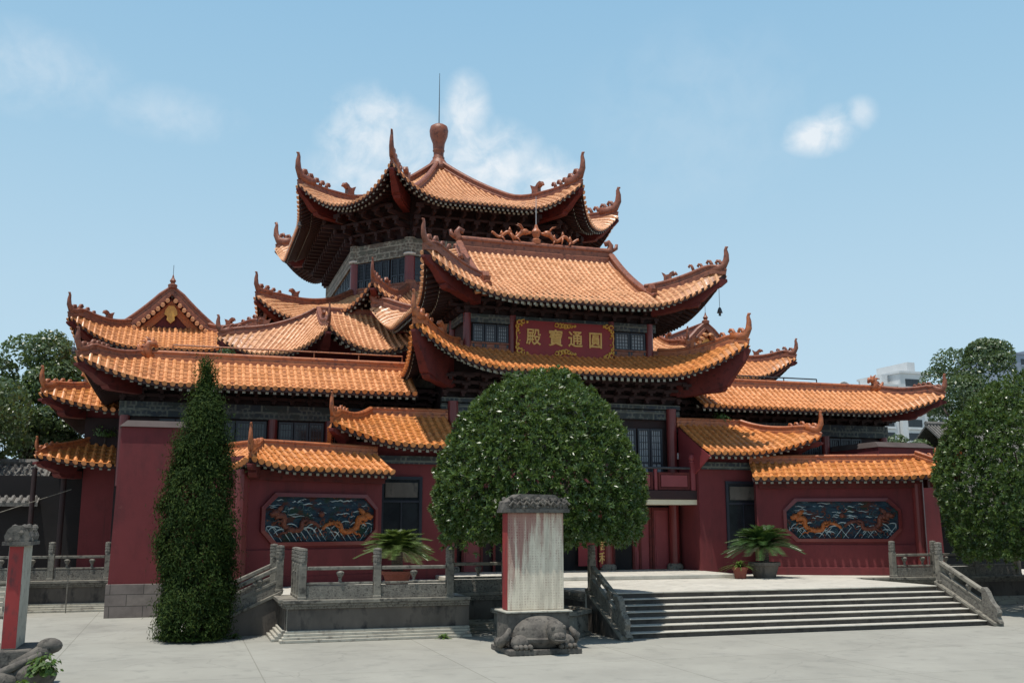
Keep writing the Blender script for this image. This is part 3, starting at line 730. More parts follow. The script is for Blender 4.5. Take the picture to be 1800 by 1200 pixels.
for sx_ in (-1, 1):
    gd = MB(); tube(gd, [(.04 + sx_ * (1.93 - .02 * math.sin(z * 20)), 34.66, z) for z in (9.2, 9.3, 9.4, 9.5, 9.6, 9.7, 9.85)], [.02, .03, .022, .03, .022, .03, .02], 5)
    gd.build('edge_scroll', 'gold', sb, smooth=True)

# hanging banners / notices by the doors
bn = thing('door_banner', 'narrow dark red hanging board with three vertical gold characters beside an open door', 'banner', (1.42, 34.6, 1.1))
m = MB(); box(m, 1.24, 1.60, 34.56, 34.6, 1.2, 2.75); m.build('board', 'sign_red', bn, bevel=.01)
for c, z in zip('佛舍利', (2.45, 1.98, 1.50)):
    m = MB(); put_text(m, c, .44, .006, 1.42, 34.55, z, .006); m.build('gilt_character', 'gold_pale', bn)
nb = thing('notice_board', 'red notice board with a small yellow sheet left of the gold lettered banner', 'notice board', (.78, 34.5, 1.1))
m = MB(); box(m, .40, 1.12, 34.54, 34.58, 1.25, 2.75); m.build('board', 'banner_red', nb, bevel=.01)
m = MB(); box(m, .68, .98, 34.53, 34.54, 2.35, 2.62); m.build('yellow_sheet', 'gold', nb)
m = MB(); box(m, .50, .62, 34.53, 34.54, 2.33, 2.5); m.build('white_sheet', 'white_paint', nb)

# small lamps and plates on walls
def wall_lamp(x, y, z, label):
    t = thing('wall_lamp', label, 'lamp', (x, y, z))
    m = MB(); box(m, x - .12, x + .12, y - .16, y, z - .12, z + .12); m.build('lamp_housing', 'white_paint', t, bevel=.02)
    m = MB(); box(m, x - .03, x + .03, y, y + .1, z - .05, z + .05); m.build('lamp_arm', 'metal_dark', t)
wall_lamp(4.55, 34.75, 5.28, 'small white box lamp on the column behind the balcony rail')
wall_lamp(-11.6, 33.1, 3.08, 'small white lamp in the dark recess right of the cypress')
dp = thing('door_plate', 'small grey plate fixed above the porch doorway beside the porch column', 'plate', (4.75, 34.5, 2.8))
m = MB(); box(m, 4.62, 5.0, 34.62, 34.66, 2.72, 2.88); m.build('plate', 'stone', dp, bevel=.01)
m = MB(); box(m, 4.78, 4.86, 34.62, 34.66, 2.38, 2.56); m.build('small_plate', 'white_paint', dp, bevel=.005)

# ================================================================== TOWER
CY = 55.2
tow = thing('octagonal_tower', 'tall octagonal rear tower with three eave tiers and a gourd finial', 'tower', (0, CY, T))
def oct_side(R, A, B, C, Dp, zE, zf, Df, LH, w, ext, tin, fade, hip=True):
    A = np.array(A, float); B = np.array(B, float); C = np.array(C, float); Dp = np.array(Dp, float)
    e = (B - A) / np.linalg.norm(B - A); n = np.array([-e[1], e[0]])
    dA = (C - A) @ n; dB = (Dp - B) @ n; D = (dA + dB) / 2
    aL = max(.004, (C - A) @ e / D); aR = max(.004, (B - Dp) @ e / D)
    roof_side(R, A, B, zE, zf, D, aL, aR, k=Df / D, LL=LH, LR=LH, w=w, eL=ext * D / np.linalg.norm(C - A), eR=ext * D / np.linalg.norm(Dp - B), tin=tin, fade=fade, hipL=hip)
def octa(a, b, c, d): # front corner x, y offset ; side corner x, y offset (from the centre)
    return [(-a, CY - b), (a, CY - b), (c, CY - d), (c, CY + d), (a, CY + b), (-a, CY + b), (-c, CY + d), (-c, CY - d)]
W8 = octa(3.15, 7.3, 5.45, 4.7)
# tier 1 : pyramid
R = Roof(); E8 = octa(4.64, 10.2, 8.32, 6.0); pz = prof(5.5, 10.2, .45)
for i in range(8): oct_side(R, E8[i], E8[(i + 1) % 8], (0, CY), (0, CY), 18.0, pz, 10.2, 1.55, 2.9, .42, 2.6, 4.5)
t1 = finish_roof(R, 'top_roof', tow, 'tile')
for h in R.hips: add_hip_parts(R, t1, (h[0], h[1], h[2], 3.2), spike=1.45, beast=True, rs=1.0, depth=.32, bw=1.05, curls=5, thick=.95)
gm = MB(); zt = 23.35
lathe(gm, 0, CY, [(.75, zt - .3), (.62, zt + .1), (.40, zt + .45), (.34, zt + .5), (.36, zt + .62), (.30, zt + .70), (.30, zt + .95), (.36, zt + 1.05), (.33, zt + 1.12), (.36, zt + 1.5), (.52, zt + 1.95), (.56, zt + 2.3), (.50, zt + 2.55), (.30, zt + 2.68), (.05, zt + 2.7)], 20)
gm.build('gourd_finial', 'terracotta', t1, smooth=True)
m = MB(); tube(m, [(0, CY, zt + 2.6), (0, CY, zt + 5.95)], [.035, .015], 6); m.build('lightning_rod', 'metal_dark', t1)
# tier 2 skirt
R = Roof(); E2 = octa(5.75, 12.35, 10.25, 8.3); pz = prof(2.35, 5.05, .30)
for i in range(8): oct_side(R, E2[i], E2[(i + 1) % 8], W8[i], W8[(i + 1) % 8], 11.85, pz, 5.05, 1.35, 2.8, .42, 2.4, 4.2)
t2 = finish_roof(R, 'middle_roof', tow, 'tile')
for i, h in enumerate(R.hips): add_hip_parts(R, t2, (h[0], h[1], h[2], 3.0), spike=1.0, beast=True, rs=.9, depth=.6, bw=1.1)
m = MB()
for i in range(8):
    a, b = W8[i], W8[(i + 1) % 8]
    sweep(m, [(a[0], a[1], 14.2), (b[0], b[1], 14.2)], RIDGE)
m.build('ridge', 'terracotta', t2)
# tier 3 : front faces and chamfered corners
for sx_ in (1, -1):
    R = Roof(sx_); pz = prof(2.15, 3.3, .25); ap = (8.05, 43.9)
    oct_side(R, (3.9, 40.6), (8.05, 40.6), (3.9, 43.9), ap, 9.75, pz, 3.3, 1.05, 2.3, .42, 1.8, 3.2, hip=False)
    oct_side(R, (8.05, 40.6), (11.8, 44.1), ap, ap, 9.75, pz, 3.3, 1.05, 2.3, .42, 1.6, 3.2)
    oct_side(R, (11.8, 44.1), (11.8, 60), ap, (8.05, 60), 9.75, pz, 3.3, 1.05, 2.3, .42, 1.8, 3.2)
    t3 = finish_roof(R, 'lower_roof', tow, 'tile')
    for h in R.hips: add_hip_parts(R, t3, (h[0], h[1], h[2], 1.9), spike=.85, beast=True, rs=.75, depth=.5, bw=1.0)
    ridge_line(sx_, [(3.9, 43.9, 11.85), (8.05, 43.9, 11.85), (8.05, 60, 11.85)], 'terracotta', t3, .8)
# tower body
def oct_ring(mb, pts, z0, z1):
    n = len(pts); mb.add([(x, y, z) for z in (z0, z1) for x, y in pts], [(i, (i + 1) % n, (i + 1) % n + n, i + n) for i in range(n)] + [tuple(range(n))[::-1], tuple(range(n, 2 * n))])
m = MB(); oct_ring(m, W8, 11, 19); m.build('tower_wall', 'dark_timber', tow)
m = MB(); box(m, -9, 9, 43.6, 62, T, 11.3); m.build('lower_wall', 'red_wall', tow)
fz = MB(); bk = MB()
for i in range(8):
    a = np.array(W8[i]); b = np.array(W8[(i + 1) % 8]); L = np.linalg.norm(b - a); e = (b - a) / L; n = np.array([e[1], -e[0]])
    F = lambda u, v, a=a, e=e, n=n: tuple(a + e * u + n * v)
    fbox(fz, F, 0, L, .02, .2, 15.85, 16.75)
    brackets(bk, F, .1, L - .1, 16.8, 18.15, 1.7, .75)
    if i in (0, 6, 7, 1, 5, 2):
        np_ = max(2, int(L / 1.15)); wd = L / np_
        for j in range(np_): lattice_window(tow, F, j * wd + (.2 if j == 0 else .04), (j + 1) * wd - (.2 if j == np_ - 1 else .04), 14.45, 15.84, .03, 2, name='window', pane='glass_dark')
    c = MB(); x, y = W8[i]; lathe(c, x, y, [(.26, 14.1), (.26, 15.86)], 14); cc = c.build('column', 'red_column', tow)
    c = MB(); lathe(c, x, y, [(.30, 15.87), (.30, 16.8)], 14); c.build('column_head', 'frieze_pale', cc)
    c = MB(); lathe(c, x, y, [(.31, 15.93), (.33, 15.95), (.33, 16.0), (.31, 16.02)], 14); c.build('column_band', 'white_paint', cc)
    if i == 0:
        c = MB()
        poly_ext(c, [(-.6, -.35), (-.6, .0), (-.3, .08), (-.22, .3), (.22, .3), (.3, .08), (.6, 0), (.6, -.35)], (x, y - .1, 14.3), (1, 0), .4); c.build('column_foot', 'terracotta', cc)
fz.build('painted_beam', 'frieze_pale', tow); bk.build('bracket_row', 'eave_timber', tow)

# ================================================================== GABLED REAR PAVILIONS, WINGS, SIDE BAYS, SCREEN WALLS (both sides)
def gable_pavilion(sx, label):
    t = thing('gabled_pavilion', label, 'pavilion', (sx * 14.3, 50, 8), 'gabled pavilions at the rear corners')
    R = Roof(sx); zE = 10.58; z = prof(2.95, 3.8, .45); g = 2.1
    kw = dict(zE=zE, zf=z, w=2.6, fade=2.4, tin=1.5)
    roof_side(R, (10.5, 47.75), (18.1, 47.75), D=g, aL=1, aR=1, LL=1.35, LR=1.35, eL=.4, eR=.4, **kw)
    roof_side(R, (18.1, 47.75), (18.1, 62), D=3.8, aL=1, tgL=g, LL=1.35, eL=.4, **kw)
    roof_side(R, (10.5, 62), (10.5, 47.75), D=3.8, aR=1, tgR=g, LR=1.35, eR=.4, hipL=False, **kw)
    r = finish_roof(R, 'roof', t, 'tile_mid')
    for h in R.hips: add_hip_parts(R, r, (h[0], h[1], h[2], 2.2), spike=.95, beast=True, rs=.9, depth=.5, bw=1.1)
    yg = 47.75 + g
    pts = []
    for j in range(25):
        f = -1 + 2 * j / 24; tq = .35 + (3.8 - .35) * (1 - abs(f))
        x = 14.3 + f * (3.8 - .35); pts.append((x, yg - .05, zE + float(z(tq)) + .10 + (.14 * max(0, abs(f) - .75) * 4)))
    m = MB(sx); sweep(m, pts, RIDGE); m.build('gable_ridge', 'terracotta', r)
    m = MB(sx); sweep(m, [(14.3, yg - .1, zE + 3.0), (14.3, 62, zE + 3.0)], RIDGE); m.build('ridge', 'terracotta', r)
    # verge tiles down both rakes
    m = MB(sx)
    for j in range(13):
        f = j / 12 * .86
        for s in (-1, 1):
            x = 14.3 + s * (.18 + 2.85 * f); tq = 3.8 - abs(x - 14.3); zz = zE + float(z(tq)) - .06
            tube(m, [(x, yg + .1, zz + .02), (x, yg - .48, zz - .14)], .10, 8)
    m.build('verge_tiles', 'tile', r)
    # gable triangle, yellow bargeboard and pendant
    gy = yg + .12
    tri = [(a, zE + float(z(3.8 - abs(a))) - .12) for a in np.linspace(-2.3, 2.3, 15)]
    base = zE + float(z(g)) - .1
    m = MB(sx); poly_ext(m, [(a, max(zz, base)) for a, zz in tri] + [(2.0, base - .05), (-2.0, base - .05)], (14.3, gy, 0), (1, 0), .08); m.build('gable', 'red_timber', r)
    m = MB(sx)
    up_ = [(a, zE + float(z(3.8 - abs(a))) - .28) for a in np.linspace(-2.0, 2.0, 15)]; lo = [(a * .92, zz - .34 - .10 * (1 - abs(a) / 2)) for a, zz in up_]
    for q in range(14):
        poly_ext(m, [up_[q], up_[q + 1], lo[q + 1], lo[q]], (14.3, gy - .10, 0), (1, 0), .05)
    m.build('bargeboard', 'mural_orange', r)
    m = MB(sx); pz_ = zE + 2.95 - .55
    poly_ext(m, [(-.12, 0), (.12, 0), (.26, -.2), (.30, -.42), (.16, -.52), (.19, -.68), (0, -.86), (-.19, -.68), (-.16, -.52), (-.30, -.42), (-.26, -.2)], (14.3, gy - .18, pz_), (1, 0), .1); m.build('gable_pendant', 'gold', r)
    m = MB(sx); zt = zE + 3.3
    lathe(m, 14.3, yg - .1, [(.2, zt - .05), (.22, zt + .12), (.09, zt + .2), (.15, zt + .32), (.06, zt + .46), (.02, zt + .62)], 10); m.build('finial', 'terracotta', r)
    m = MB(sx); tube(m, [(14.3, yg - .1, zt + .55), (14.3, yg - .1, zt + 1.1)], .012, 5); m.build('lightning_rod', 'metal_dark', r)
    m = MB(sx); box(m, 11.7, 16.9, 49.1, 62, 7.0, 11.0); m.build('wall', 'dark_timber', t)
    m = MB(sx); brackets(m, FX(49.1), 11.7, 16.9, 9.6, 10.6, .9, .6); m.build('bracket_row', 'eave_timber', t)
    m = MB(sx); poly_ext(m, [(-.5, 0), (.5, 0), (.45, .2), (.2, .42), (-.2, .42), (-.45, .2)], (14.3, 47.75 + g - .3, base + .05), (1, 0), .25)
    if sx > 0:  # gilded relief under the right gable
        m.build('gable_foot', 'mural_orange', r)
    return t
gable_pavilion(-1, 'gabled orange roof pavilion behind the left wing, its gable facing the court')
gable_pavilion(1, 'gabled orange roof pavilion half hidden behind the right side of the front hall')

def wing(sx, label):
    t = thing('side_wing', label, 'temple wing', (sx * 11, 36.5, T), 'long wings beside the front hall')
    R = Roof(sx); zE = 7.26; D = 1.55; z = prof(1.02, D, .2)
    kw = dict(zE=zE, zf=z, w=2.9, fade=1.9, tin=1.5, pitch=.25)
    roof_side(R, (5.6, 34.5), (16.3, 34.5), D=D, aR=1, LR=.95, eR=.4, **kw)
    roof_side(R, (16.3, 34.5), (16.3, 46), D=D, aL=1, LL=.95, eL=.4, **kw)
    r = finish_roof(R, 'roof', t, 'tile_mid')
    for h in R.hips: add_hip_parts(R, r, (h[0], h[1], h[2], 2.3), spike=.82, beast=False, rs=.75, depth=.40, bw=1.0, curls=6, rmat='terracotta')
    zr = zE + 1.0
    ridge_line(sx, [(5.6, 36.05, zr), (14.75, 36.05, zr)], 'terracotta_bright', r, .85)
    m = MB(sx)
    tube(m, [(14.6, 36.05, zr + .05), (14.75, 36.0, zr + .34), (14.66, 36.0, zr + .56), (14.46, 36, zr + .55), (14.40, 36, zr + .42)], [.19, .18, .14, .11, .05], 8)
    for q in range(4):
        a = 2.3 - q * .75; tube(m, [(14.66, 36, zr + .45), (14.66 + .20 * math.cos(a), 35.96, zr + .45 + .24 * math.sin(a)), (14.66 + .34 * math.cos(a - .3), 35.95, zr + .45 + .34 * math.sin(a - .3))], [.07, .055, .015], 5)
    tube(m, [(14.75, 36.0, zr + .1), (14.95, 35.85, zr + .28), (15.0, 35.8, zr + .46)], [.14, .10, .04], 7)
    m.build('ridge_end', 'terracotta_bright', r, smooth=True)
    m = MB(sx); box(m, 4.6, 15.5, 36.5, 47, T, 7.6); m.build('wall', 'dark_timber', t)
    m = MB(sx); box(m, 4.6, 16.0, 36.1, 46, 7.7, 8.02); m.build('roof_terrace', 'stone_dark', t)
    m = MB(sx); fbox(m, FX(36.5), 4.6, 15.5, .02, .18, 6.36, 6.86); m.build('painted_beam', 'frieze', t)
    m = MB(sx); brackets(m, FX(36.5), 4.8, 15.4, 6.88, 7.5, 1.0, .62); m.build('bracket_row', 'eave_timber', t)
    for x in (6.4, 8.4, 10.4, 12.4, 15.3):
        column(t, x, 36.42, 4.0, 6.38, .17, sx, base=False)
    for x in (6.6, 8.6, 10.6, 12.6):
        lattice_window(t, FX(36.48), x, x + 1.6, 4.2, 6.3, 0, 3, sx, pane='glass_dark')
    return t
wl = wing(-1, 'long left wing with orange tile roof behind the cypress')
wr = wing(1, 'long right wing with orange tile roof behind the splayed mural wall')

# roof terrace railings
def railing(sx, x0, x1, y, z, label, mat, dy=0):
    t = thing('roof_railing', label, 'railing', (sx * (x0 + x1) / 2, y, z))
    m = MB(sx); n = max(2, int((x1 - x0) / 1.4))
    tube(m, [(x0, y, z + .90), (x1, y, z + .90)], .03, 6); m.build('top_rail', mat, t)
    m = MB(sx); tube(m, [(x0, y, z + .62), (x1, y, z + .62)], .018, 6); m.build('lower_rail', mat, t)
    for i in range(n + 1):
        p = MB(sx); x = x0 + (x1 - x0) * i / n; tube(p, [(x, y, z), (x, y, z + .90)], .025, 6); p.build('rail_post', mat, t)
    m = MB(sx); k = int((x1 - x0) / .3)
    for i in range(k): x = x0 + (x1 - x0) * (i + .5) / k; tube(m, [(x, y, z), (x, y, z + .62)], .012, 5)
    m.build('baluster_row', mat, t)
railing(-1, 5.7, 13.9, 36.9, 8.05, 'thin reddish railing along the top of the left wing roof', 'terracotta_bright')
railing(1, 6.2, 12.8, 37.4, 8.05, 'thin dark metal railing along the top of the right wing roof', 'metal_dark')
sd = thing('satellite_dish', 'small white satellite dish on the roof terrace of the right wing', 'dish', (14.0, 37.2, 8.03))
m = MB(); lathe(m, 0, 0, [(.02, 0), (.16, .02), (.29, .07), (.36, .13), (.35, .14), (.28, .09), (.15, .04), (.02, .02)], 16)
m.v = [(13.9 + x, 37.1 - z, 8.5 + y) for x, y, z in m.v]; m.build('dish', 'white_paint', sd, smooth=True)
m = MB(); tube(m, [(13.9, 37.1, 8.5), (13.9, 37.25, 8.3), (13.9, 37.25, 8.03)], .03, 6); m.build('dish_mount', 'metal_dark', sd)

def side_bay(sx, label):
    t = thing('side_bay', label, 'side bay', (sx * 6.5, 34, T), 'low roofed bays flanking the front hall')
    R = Roof(sx); zE = 5.28; D = 2.3; z = prof(1.2, D, .2); a = .62
    kw = dict(zE=zE, zf=z, w=3.0, fade=2.5, pitch=.26)
    roof_side(R, (4.55, 32.3), (8.65, 32.3), D=D, aR=a, LR=.85, eR=.5, tin=1.0, **kw)
    roof_side(R, (8.65, 32.3), (8.65, 36.5), D=D * a, aL=1 / a, k=1 / a, LL=.85, eL=.5 * a, tin=.8, **kw)
    r = finish_roof(R, 'roof', t, 'tile_lower')
    for h in R.hips: add_hip_parts(R, r, (h[0], h[1], h[2], 1.5), spike=.85, beast=False, rs=.68, rmat='terracotta_bright', depth=.38, bw=.8, curls=5, thick=.5)
    ridge_line(sx, [(4.5, 34.62, zE + 1.18), (7.25, 34.62, zE + 1.18)], 'terracotta_bright', r, .75)
    m = MB(sx); box(m, 4.62, 8.0, 33.2, 36.6, T, 5.42); w = m.build('wall', 'red_wall', t)
    m = MB(sx)  # inner verge board and triangular gable face
    poly_ext(m, [(-.1, zE - .14), (2.3, zE + 1.1), (2.3, zE - .75), (1.1, zE - .75)], (4.58, 32.3, 0), (0, 1), .06); m.build('gable', 'red_panel', r)
    m = MB(sx); fbox(m, FX(33.2), 4.7, 8.0, .02, .12, 4.72, 4.98); m.build('painted_beam', 'frieze', t)
    win = MB(sx); fbox(win, FX(33.2), 5.8, 7.0, -.0, .01, 1.95, 4.2); o = win.build('window', 'glass_dark', t)
    f = MB(sx)
    for u0, u1, q0, q1 in ((5.7, 5.8, 1.85, 4.3), (7.0, 7.1, 1.85, 4.3), (5.8, 7.0, 4.2, 4.3), (5.8, 7.0, 1.85, 1.95), (5.8, 7.0, 3.45, 3.52), (6.38, 6.42, 1.95, 3.45)): fbox(f, FX(33.2), u0, u1, 0, .06, q0, q1)
    f.build('window_frame', 'window_frame', o)
    m = MB(sx); fbox(m, FX(33.2), 5.86, 6.94, .015, .05, 3.62, 4.1); m.build('transom_panel', 'stone_dark', o)
    return t
side_bay(-1, 'low orange roofed bay between the left mural wall and the front hall')
side_bay(1, 'low orange roofed bay between the front hall and the right mural wall')

def screen_wall(sx, label, lit):
    ox, oy = 6.85, 32.4; d = np.array([4.92, -2.3]); d = d / np.linalg.norm(d); n = np.array([d[1], -d[0]])
    if n[1] > 0: n = -n
    F = lambda u, v: (ox + d[0] * u + n[0] * v, oy + d[1] * u + n[1] * v)
    t = thing('screen_wall', label, 'screen wall', (sx * 9.3, 31.2, T), 'splayed mural walls beside the front hall')
    m = MB(sx); fbox(m, F, .42 if sx < 0 else -.3, 5.35, -1.7, 0, T - .02, 4.70)
    if sx < 0: fbox(m, F, 3.6, 5.0, -2.9, -1.7, T - .02, 4.6)
    m.build('wall', 'red_wall', t)
    m = MB(sx); fbox(m, F, .40 if sx < 0 else -.2, 5.38, -1.72, .05, T, 2.02); fbox(m, F, .38 if sx < 0 else -.2, 5.42, -1.75, .09, T + .001, T + .28); m.build('plinth', 'red_wall', t, bevel=.012)
    m = MB(sx); fbox(m, F, .42 if sx < 0 else -.2, 5.40, .0, .16, 4.02, 4.16); fbox(m, F, .42 if sx < 0 else -.2, 5.44, .0, .26, 4.16, 4.30); m.build('cornice', 'red_timber', t)
    # corner column
    cx, cy = F(5.35, .02); m = MB(sx); lathe(m, cx, cy, [(.20, T), (.20, 4.3)], 14); m.build('corner_column', 'red_column', t)
    # roof
    R = Roof(sx); zE = 4.38; D = 1.05; z = prof(.62, D, .1); a = .8
    ua, ub, vb = (.35, 5.35, -2.9) if sx < 0 else (-.45, 6.3, -1.52)
    kw = dict(zE=zE, zf=z, w=1.7, fade=1.6, pitch=.27, tin=.7)
    roof_side(R, F(ua, .58), F(ub, .58), D=D, aR=a, LR=.42, eR=.35, **kw)
    if sx > 0:
        roof_side(R, F(ub, .58), F(ub, vb), D=D * a, aL=1 / a, aR=1 / a, k=1 / a, LL=.42, LR=.42, eL=.35 * a, eR=.35 * a, **kw)
        roof_side(R, F(ub, vb), F(ua, vb), D=D, aL=a, LL=.42, eL=.35, **kw)
    else:   # this end turns the corner and runs back to the wing
        roof_side(R, F(ub, .58), F(ub, vb), D=D * a, aL=1 / a, k=1 / a, LL=.42, eL=.35 * a, **kw)
    r = finish_roof(R, 'roof', t, 'tile_lower')
    for h in R.hips: add_hip_parts(R, r, (h[0], h[1], h[2], .9), spike=.86, beast=False, rs=.55, rmat='terracotta_bright', depth=.30, bw=.7, curls=5, thick=.4)
    p0 = F(ua, -.47); p1 = F(ub - D * a, -.47)
    if sx < 0: ridge_line(sx, [(*p1, zE + .60), (*F(ub - D * a, vb), zE + .60)], 'terracotta_bright', r, .7)
    ridge_line(sx, [(*p0, zE + .60), (*p1, zE + .60)], 'terracotta_bright', r, .7)
    # octagonal framed mural
    u0, u1, z0, z1, c = .62, 4.72, 2.12, 3.66, .42
    out = [(u0 + c, z0), (u1 - c, z0), (u1, z0 + c), (u1, z1 - c), (u1 - c, z1), (u0 + c, z1), (u0, z1 - c), (u0, z0 + c)]
    def inset(k): 
        cu, cz = (u0 + u1) / 2, (z0 + z1) / 2
        return [(cu + (a_ - cu) * (1 - k / ((u1 - u0) / 2)), cz + (b_ - cz) * (1 - k / ((z1 - z0) / 2))) for a_, b_ in out]
    fr = MB(sx); o2 = inset(.11)
    P3 = lambda a_, b_, v: (*F(a_, v), b_)
    for q in range(8):
        r_ = (q + 1) % 8
        A0, A1, B0, B1 = out[q], out[r_], o2[q], o2[r_]
        vs = [P3(*A0, 0.0), P3(*A1, 0.0), P3(*A1, .10), P3(*A0, .10), P3(*B0, .12), P3(*B1, .12), P3(*B1, -.0), P3(*B0, -.0)]
        fr.add(vs, [(0, 1, 2, 3), (3, 2, 5, 4), (4, 5, 6, 7)])
    mf = fr.build('mural_frame', 'red_column', t)
    pn = MB(sx); pn.add([P3(a_, b_, .012) for a_, b_ in o2], [tuple(range(8))]); mu = pn.build('mural', 'mural_ground', t)
    rnd = random.Random(5 if sx < 0 else 9)
    # clouds
    cl = MB(sx)
    for k in range(26):
        cu = rnd.uniform(u0 + .35, u1 - .5); cz = rnd.uniform(2.95, 3.48); ln = rnd.uniform(.12, .45)
        tube(cl, [P3(cu, cz, .03), P3(cu + ln * .3, cz + .02, .03), P3(cu + ln * .7, cz - .015, .03), P3(cu + ln, cz, .03)], [.006, rnd.uniform(.008, .02), .014, .004], 5)
    cl.build('cloud_relief', 'mural_white', mu)
    # waves : arcs
    wv = MB(sx)
    for k in range(17):
        cu = u0 + .35 + k * (u1 - u0 - .7) / 16 + rnd.uniform(-.06, .06); cz = rnd.uniform(2.26, 2.62); r0 = rnd.uniform(.18, .34); a0 = rnd.uniform(.2, 1.0)
        tube(wv, [P3(min(max(cu + r0 * math.cos(a0 + f), u0 + .2), u1 - .2), min(2.95, max(2.24, cz + r0 * math.sin(a0 + f) * .9)), .03) for f in np.linspace(0, 1.9, 8)], [.005, .012, .017, .019, .019, .017, .013, .005], 5)
        s_ = rnd.choice((-1, 1))
        tube(wv, [P3(min(max(cu + s_ * f * .32, u0 + .2), u1 - .2), 2.26 + .40 * f, .03) for f in (0, .4, .7, 1)], [.008, .012, .012, .005], 5)
    wv.build('wave_relief', 'mural_white', mu)
    # two coiling dragons among the waves
    def dragon(cu, span, flip, mat, zc):
        g = MB(sx); pts = []; rr = []; uz = []
        for f in np.linspace(0, 1, 60):
            u = cu + flip * span * (f - .5) + flip * .10 * math.sin(f * 15); zz = zc + .20 * math.sin(f * 8.6 + .9) * (1 - .3 * f) + .16 * (1 - f) - .06
            uz.append((u, zz)); pts.append(P3(u, zz, .05 + .035 * math.sin(f * 13))); rr.append(.092 * (1 - .6 * f) * (1 + .12 * math.sin(f * 120)) + .014)
        tube(g, pts, rr, 8)
        for q in range(3, 52, 3):
            u, zz = uz[q]; tube(g, [P3(u, zz + .07, .07), P3(u + flip * .03, zz + .14 - .001 * q, .07)], [.022, .004], 4)
        hu, hz_ = uz[0][0], uz[0][1] + .10
        ball(g, P3(hu, hz_, .10), .11, sq=(1.15, 1, .9)); tube(g, [P3(hu, hz_ - .01, .12), P3(hu - flip * .19, hz_ - .04, .13)], [.085, .05], 7); tube(g, [P3(hu, hz_ - .06, .10), P3(hu - flip * .15, hz_ - .12, .12)], [.05, .025], 6)
        for q in range(7):
            a = .5 + q * .33; tube(g, [P3(hu + flip * .05, hz_, .08), P3(hu + flip * (.05 + .16 * math.cos(a - 1.2)), hz_ + .16 * math.sin(a - .3), .09), P3(hu + flip * (.05 + .27 * math.cos(a - 1.4)), hz_ + .24 * math.sin(a - .45), .06)], [.035, .028, .006], 5)
        for q in (9, 22, 36, 48):
            u, zz = uz[q]
            tube(g, [P3(u, zz, .08), P3(u - flip * .12, zz - .12, .12), P3(u - flip * .20, zz - .09, .11), P3(u - flip * .27, zz - .15, .09)], [.04, .034, .026, .012], 5)
            for c_ in (-.05, 0, .05): tube(g, [P3(u - flip * .25, zz - .13, .09), P3(u - flip * .31, zz - .17 + c_, .08)], [.014, .004], 4)
        g.build('dragon_relief', mat, mu, smooth=True)
    fl = MB(sx); fr_ = MB(sx)
    for k in range(44):
        mb_ = fl if k % 2 else fr_
        cu = rnd.uniform(u0 + .3, u1 - .35); cz = rnd.uniform(2.3, 3.3); r0 = rnd.uniform(.05, .13); a0 = rnd.uniform(0, 6.3); dr = rnd.choice((-1, 1))
        tube(mb_, [P3(min(max(cu + r0 * (1 - f * .13) * math.cos(a0 + dr * f), u0 + .15), u1 - .15), min(3.5, max(2.26, cz + r0 * (1 - f * .13) * math.sin(a0 + dr * f))), .03) for f in np.linspace(0, 5, 9)], [.006, .016, .02, .022, .02, .018, .016, .012, .004], 5)
    fl.build('swirl_relief', 'mural_teal', mu); fr_.build('flame_relief', 'mural_rust', mu)
    dragon(1.80, 1.5, 1, 'mural_orange', 2.66)
    dragon(3.55, 1.45, -1, 'mural_rust', 2.72)
    g = MB(sx); ball(g, P3(2.67, 3.05, .05), .09); g.build('pearl_relief', 'mural_rust', mu)
    return t
screen_wall(-1, 'red mural wall with orange tile coping left of the front hall', True)
screen_wall(1, 'red mural wall with orange tile coping at the right end of the terrace', False)

def pier(sx, label):
    t = thing('buttress_wall', label, 'wall', (sx * 14.2, 34, 0), 'plain red buttress walls at the wing ends')
    m = MB(sx)
    x0, x1 = 12.6, 15.2
    m.add([(x0, 33.2, .98), (x1 + .08, 33.15, .98), (x1 + .08, 36.6, .98), (x0, 36.6, .98), (x0, 33.3, 5.72), (x1, 33.3, 5.72), (x1, 36.6, 5.72), (x0, 36.6, 5.72)], [(0, 3, 2, 1), (4, 5, 6, 7), (0, 1, 5, 4), (1, 2, 6, 5), (2, 3, 7, 6), (3, 0, 4, 7)]); m.build('wall', 'red_wall', t)
    m = MB(sx); box(m, x0 - .02, x1 + .13, 33.08, 36.62, 0, .977); m.build('stone_base', 'stone_block', t, bevel=.01)
    m = MB(sx)
    m.add([(x0 - .03, 33.22, 5.725), (x1 + .06, 33.22, 5.725), (x1 + .06, 36.4, 5.725), (x0 - .03, 36.4, 5.725), (x0 + .1, 33.6, 5.95), (x1 - .15, 33.6, 5.95), (x1 - .15, 36.4, 5.95), (x0 + .1, 36.4, 5.95)], [(0, 3, 2, 1), (4, 5, 6, 7), (0, 1, 5, 4), (1, 2, 6, 5), (2, 3, 7, 6), (3, 0, 4, 7)]); m.build('coping', 'coping_dark', t)
    return t
pier(-1, 'tall plain red wall on a stone block base partly behind the cypress')
pier(1, 'red wall with grey coping just showing above the right mural wall')

